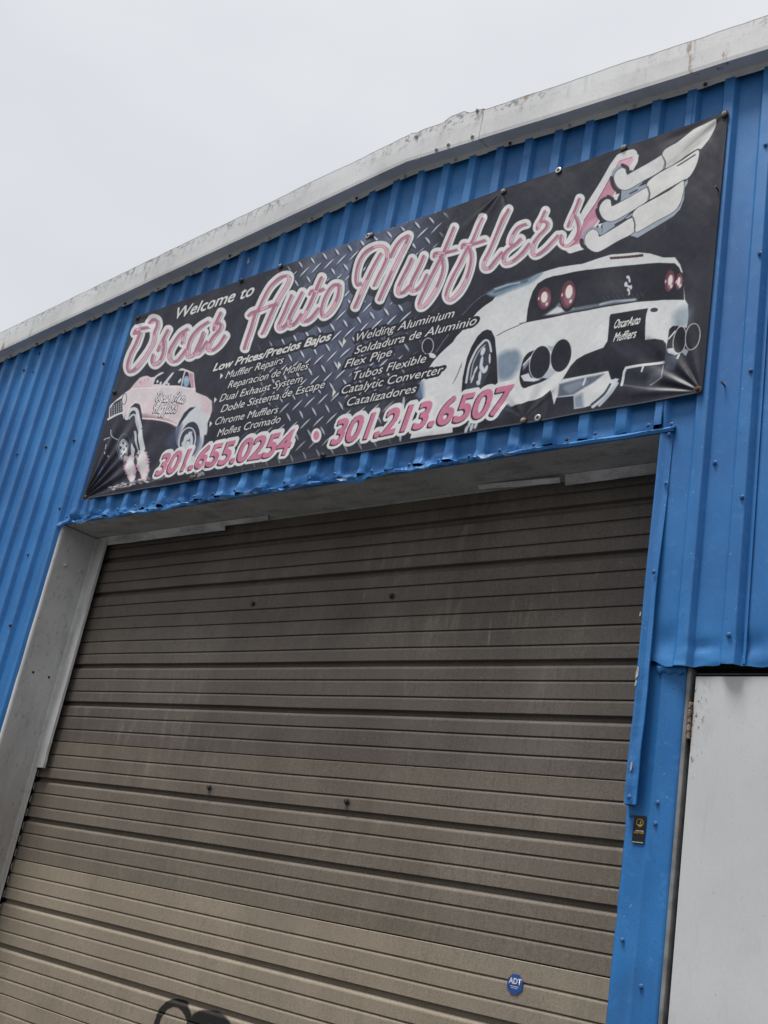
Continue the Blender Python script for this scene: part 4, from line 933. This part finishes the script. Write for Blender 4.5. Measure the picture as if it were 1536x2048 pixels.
for t_, a_, b_ in (('Welding Aluminium', (708, 684.5), (907, 635.5)), ('Soldadura de Aluminio', (709, 709), (952, 650)), ('Flex Pipe', (690, 736.6), (783, 712.6)), ('Tubos Flexible', (703, 761.5), (851, 725.5)), ('Catalytic Converter', (681.5, 789), (884, 748)), ('Catalizadores', (692, 813), (831, 786))): line(t_, a_, b_, 16.2, .013, nl(), .3)
for x, y in ((441.7, 747.6), (429.5, 795.5), (420.5, 843.5)): poly([(x+1, y-.5), (x+6, y+4.5), (x, y+12)], (206, 206, 203), nl())
for x, y in ((687, 678.5), (677, 726), (666.5, 780)): poly([(x+1.5, y-2), (x+6.5, y+5), (x-.5, y+15)], (210, 208, 190), nl(), grow=.2)
PHL = [(.175, 0, 0, WHT, 1), (.035, -.03, -.03, (62, 44, 52), 1), (0, 0, 0, (192, 126, 147), 1)]
text('301.655.0254', (313, 951), (574, 906.5), 41, PHL, .05, .2, 2); text('301.213.6507', (662, 889), (1011, 826), 48, PHL, .05, .2, 8)
ell((632.5, 871), 10.5, 14.5, WHT, 2, 8); ell((632.5, 871), 6, 9, (192, 126, 147), None, 8)

# --- wear on the print: dust, drips, faded scuffs; then the pale hem
IMG += ((fbm(WX*60, WZ*60, 231, 3)-.5)*13+(fbm(WX*14, WZ*3, 233)-.5)*10)[..., None]
hem_ = 0; hem = np.minimum(np.minimum(U_*4.36, (1-U_)*4.36), np.minimum(V_*1.42, (1-V_)*1.42))
hb = (.5*sstep(.010, .004, V_*1.42))[..., None]; IMG = IMG*(1-hb)+np.array((120, 118, 114))*hb
IMG = IMG-np.array((25, 23.5, 16))*(1-IMG/255)
ART = srgb(np.clip(IMG, 8, 250))*1.17

# --- the cloth's folds
def folds(X, Z):
    y = np.zeros_like(X)
    for cx, cz, a0, a1, A, rr, fq, ph in ((QX[3], QZ[3], .12, 1.35, .0085, .55, 21, 0.), (QX[2], QZ[2], 1.75, 3.0, .0045, .5, 17, 1.), (QX[0], QZ[0], -1.5, -.1, .003, .4, 11, 2.), (QX[1], QZ[1], -3.0, -1.6, .003, .4, 9, .5), (un(1007, 380, BY)[0], QZ[0], -2.6, -1.2, .004, .3, 12, 0.), (un(384, 960, BY)[0], QZ[3], .5, 2.4, .003, .3, 9, 1.), (un(1047, 843, BY)[0], QZ[3]+.02, .6, 2.6, .003, .3, 9, 1.)):
        dx, dz = X-cx, Z-cz; r = np.hypot(dx, dz)+1e-6; th = np.arctan2(dz, dx)
        y -= A*np.exp(-(r/rr)**2)*sstep(0, .12, r)*np.sin(th*fq+ph+.8*vnoise(th*3, r*3, 241))*sstep(a0-.15, a0+.1, th)*sstep(a1+.15, a1-.1, th)
    y -= .012*(fbm(X*1.6, Z*1.8, 243)-.5)+.006*(fbm(X*5+Z*3, Z*2.2, 245)-.5)+.002*(fbm(X*9-Z*7, Z*3+X*2, 247)-.5)
    y -= .0022*np.sin((X-RIB0)/PITCH_R*2*math.pi)*sstep(0, 1, .6+.4*np.sin(Z*3))*.6
    return y
edge_in = sstep(0, .05, hem)
WY = BY-.004+folds(WX, WZ)*(.25+.75*edge_in)
WZ2 = WZ+.003*np.sin((WX-QX[3])/.52*math.pi*2)*(1-sstep(0, .12, V_))*.6-.004*np.abs(np.sin((WX-QX[3])/.62*math.pi))*sstep(.9, 1, V_)
b = NB('printed_vinyl'); ca = b.n('ShaderNodeAttribute', attribute_name='print')
c = b.mix(b.math('MULTIPLY', b.ramp(b.noise(8, 5, .65, (1, 1, .2)), .55, .75), .10), ca.outputs['Color'], (.25, .25, .24))
b.bump(b.noise(260, 3, .6), .12, .0008)
VINYL = b.done(c, b.ramp(b.noise(3, 4), .3, .7, .32, .46), .24)
BAN = empty('shop_banner', 'long black printed vinyl shop banner with pink script lettering screwed above the overhead door', 'banner', (float(QX.mean()), BY, float(QZ[3])))
verts = np.stack([WX, WY, WZ2], -1).reshape(-1, 3)-np.array(BAN.location)
idx = np.arange(NZ*NX).reshape(NZ, NX)
quads = np.stack([idx[:-1, :-1], idx[:-1, 1:], idx[1:, 1:], idx[1:, :-1]], -1).reshape(-1, 4)
flab = np.maximum.reduce([LAB[:-1, :-1], LAB[:-1, 1:], LAB[1:, 1:], LAB[1:, :-1]]).reshape(-1)
cols = np.concatenate([ART.reshape(-1, 3), np.ones((NZ*NX, 1))], 1).astype(np.float32)
def part(name, k, label=None):
    fs = quads[flab == k]
    if len(fs) == 0: return
    used, inv = np.unique(fs, return_inverse=True); n = len(fs)
    me = bpy.data.meshes.new(name); me.vertices.add(len(used)); me.vertices.foreach_set('co', verts[used].astype(np.float32).ravel())
    me.loops.add(n*4); me.loops.foreach_set('vertex_index', inv.astype(np.int32).ravel())
    me.polygons.add(n); me.polygons.foreach_set('loop_start', np.arange(0, n*4, 4, dtype=np.int32)); 
    me.update(calc_edges=True)
    at = me.attributes.new('print', 'FLOAT_COLOR', 'POINT'); at.data.foreach_set('color', cols[used].ravel())
    me.materials.append(VINYL)
    o = bpy.data.objects.new(name, me); COL.objects.link(o); o.parent = BAN
    if label: o['label'] = label
    return o
part('banner_sheet', 0)
part('script_lettering', 1, 'pink and white script lettering')
part('phone_number', 2, 'pink phone number at the lower left of the banner'); part('phone_number', 8, 'pink phone number at the lower middle of the banner')
part('heading_lettering', 3)
for k_ in range(21, NL[0]+1): part('service_lettering' if k_ < 33 else 'bullet_mark', k_)
part('car_picture', 4, 'picture of a white sports car from behind'); part('car_picture', 5, 'picture of a pink dragster lifting its front wheels')
part('exhaust_picture', 6); part('welcome_lettering', 7)
# dark back of the cloth, hem thickness
M_ = MB(); k_ = 24
M_.grid([[(WX[i, j], WY[i, j]+.0045, WZ2[i, j]) for j in list(range(0, NX-1, 4))+[NX-1]] for i in list(range(0, NZ-1, 4))+[NZ-1]])
M_.build('banner_backing', [mat_simple('banner_back', (.06, .06, .065), .6)], BAN)
def eyelet(px, py, kind):
    x, z = un(px, py, BY-.008); y = BY-.010
    M_ = MB(); mt = RUST if kind in 'ru' else STEEL if kind == 'e' else DKSTEEL
    M_.lathe([(.017, -.004), (.017, .002), (.012, .0035), (.0075, .003), (.0072, 0)], (x, y, z), seg=18)
    o = M_.build('eyelet', [mt], BAN)
    if kind == 'e':
        M_ = MB(); M_.lathe([(.0074, 0), (.0074, .0034)], (x, y, z), seg=12); M_.build('eyelet_hole', [BLACK], o)
    else:
        screw(o, x, y-.003, z, {'r': 'r', 'd': 'd', 'w': 'w', 'u': 'w'}[kind], s=1.0)
for px, py, k_ in ((275, 637, 'd'), (482, 561, 'd'), (561, 532, 'w'), (743, 470, 'u'), (736, 472, 'e'), (1007, 383, 'u'), (1117, 341, 'e'), (1247, 296, 'w'), (1449, 228, 'u'), (170, 995, 'r'), (382, 958, 'r'), (645, 911, 'd'), (1047, 841, 'u'), (1076, 836, 'e'), (1396, 780, 'r'), (228, 785, 'd')):
    eyelet(px, py, k_)

# ------------------------------------------------------------------ stickers
def sticker_alarm():
    cx, cz = un(600+1017/2.363, 1500+1107/2.363, DY); rr = .0395
    st = empty('octagon_sticker', 'small blue octagon alarm company sticker with white letters stuck low on the brown overhead door', 'sticker', (cx, DY-.001, cz))
    pts = [(cx+rr*math.cos(R(22.5+45*i)), cz+rr*math.sin(R(22.5+45*i))) for i in range(8)]
    M_ = MB(); M_.prism(pts, DY-.0022, DY-.0009); M_.build('sticker_sheet', [mat_simple('blue_sticker', (.02, .075, .26), .4, .4, 0, .15, 40)], st)
    WHM = mat_simple('white_print', (.68, .68, .68), .5, .3, 0, .05, 40)
    def txt(body, size, dx, dz, bold, sx=1.):
        cu = bpy.data.curves.new('t', 'FONT'); cu.body = body; cu.align_x = 'CENTER'; cu.size = size; cu.offset = bold; cu.resolution_u = 3
        o = bpy.data.objects.new('t', cu); COL.objects.link(o); dg = bpy.context.evaluated_depsgraph_get(); me = bpy.data.meshes.new_from_object(o.evaluated_get(dg)); bpy.data.objects.remove(o)
        me.name = 'lettering'; me.materials.clear(); me.materials.append(WHM)
        me.transform(Matrix.Rotation(R(90), 4, 'X')); me.transform(Matrix.Diagonal((sx, 1, 1, 1)))
        ob = bpy.data.objects.new('lettering', me); ob.location = (cx+dx, DY-.0026, cz+dz); COL.objects.link(ob); rel(ob, st)
    txt('ADT', .03, .0, .001, .0008, .95)
    for w, z in ((.040, -.010), (.030, -.016)):
        M_ = MB(); n = 8
        for i in range(n):
            x = cx-w/2+w*i/n; M_.box(x, x+w/n*(.45+.35*random.random()), DY-.0026, DY-.0023, cz+z, cz+z+.003)
        M_.build('fine_print', [WHM], st)
sticker_alarm()
def sticker_black():
    y = .017
    q_ = [un(*p_, y) for p_ in ((1269, 1631), (1294, 1632), (1287.5, 1689), (1263, 1686))]
    x0 = (q_[0][0]+q_[3][0])/2; x1 = (q_[1][0]+q_[2][0])/2; z1 = (q_[0][1]+q_[1][1])/2; z0 = (q_[2][1]+q_[3][1])/2; w = x1-x0; h = z1-z0
    st = empty('black_sticker', 'narrow black sticker with a gold round emblem on the blue post cladding', 'sticker', ((x0+x1)/2, y, z0))
    M_ = MB(); M_.box(x0, x1, y-.0012, y, z0, z1); M_.build('sticker_sheet', [mat_simple('black_sticker', (.014, .013, .014), .4, .4, 0, .1, 40)], st)
    G = mat_simple('gold_print', (.55, .36, .1), .5, .4, 0, .2, 60); W = mat_simple('white_print', (.7, .7, .68), .5, .3, 0, .1, 60); OR = mat_simple('orange_print', (.45, .16, .04), .5, .3, 0, .1, 60)
    cx, cz = x0+w*.52, z0+h*.745; r = w*.29
    M_ = MB(); n = 28
    M_.grid([[(cx+rr*math.cos(R(-150+300*i/n)+R(60)), y-.0018, cz+rr*math.sin(R(-150+300*i/n)+R(60))) for i in range(n+1)] for rr in (r, r*.86)])
    M_.prism([(cx-r*.95+r*1.9*i/10, cz-r*.35-r*.62*math.sin(math.pi*i/10)) for i in range(11)]+[(cx+r*.9-r*1.8*i/10, cz-r*.28-r*.15*math.sin(math.pi*i/10)) for i in range(11)], y-.0020, y-.0014)
    M_.prism([(cx+.02*r, cz-r*.2), (cx+.42*r, cz-r*.2), (cx+.36*r, cz+r*.35), (cx+.2*r, cz+r*.62), (cx+.08*r, cz+r*.3)], y-.0020, y-.0014)
    M_.build('emblem', [G], st)
    for mt, zf, wf, hh, off in ((OR, .555, .25, .012, .0), (W, .46, .62, .026, .07), (G, .415, .8, .02, .02), (G, .375, .82, .02, .02), (W, .05, .9, .026, 0)):
        M_ = MB(); n = 9; ww = w*wf; xx = x0+w*(.5-wf/2+off)
        for i in range(n):
            if random.random() < .9: M_.box(xx+ww*i/n, xx+ww*(i+.6+.3*random.random())/n, y-.0018, y-.0013, z0+h*(zf-hh/2), z0+h*(zf+hh/2))
        M_.build('fine_print', [mt], st)
sticker_black()

# ------------------------------------------------------------------ small leftovers on the facade
x, z = un(497, 522); M_ = MB(); M_.prism([(x-.014, z-.02), (x+.014, z-.022), (x+.02, z-.008), (x+.006, z+.0), (x+.004, z+.026), (x-.008, z+.024), (x-.012, z)], float(prof(x))-.0035, float(prof(x))-.0015)
M_.build('paint_chip', [EDGE], hp)
for px, py, a_ in ((1450, 772, -25), (1443, 389, -40), (73, 748, -40), (495, 700, 0)):
    if px == 495: continue
    x, z = un(px, py); M_ = MB(); L_ = .022
    t_ = R(a_); y = float(prof(x))
    M_.lathe([(.0035, 0), (.0032, .03), (.006, .031), (.006, .034)], (x, y, z), seg=8); M_.build('nail', [DKSTEEL], rpn if x > -3 else lp)
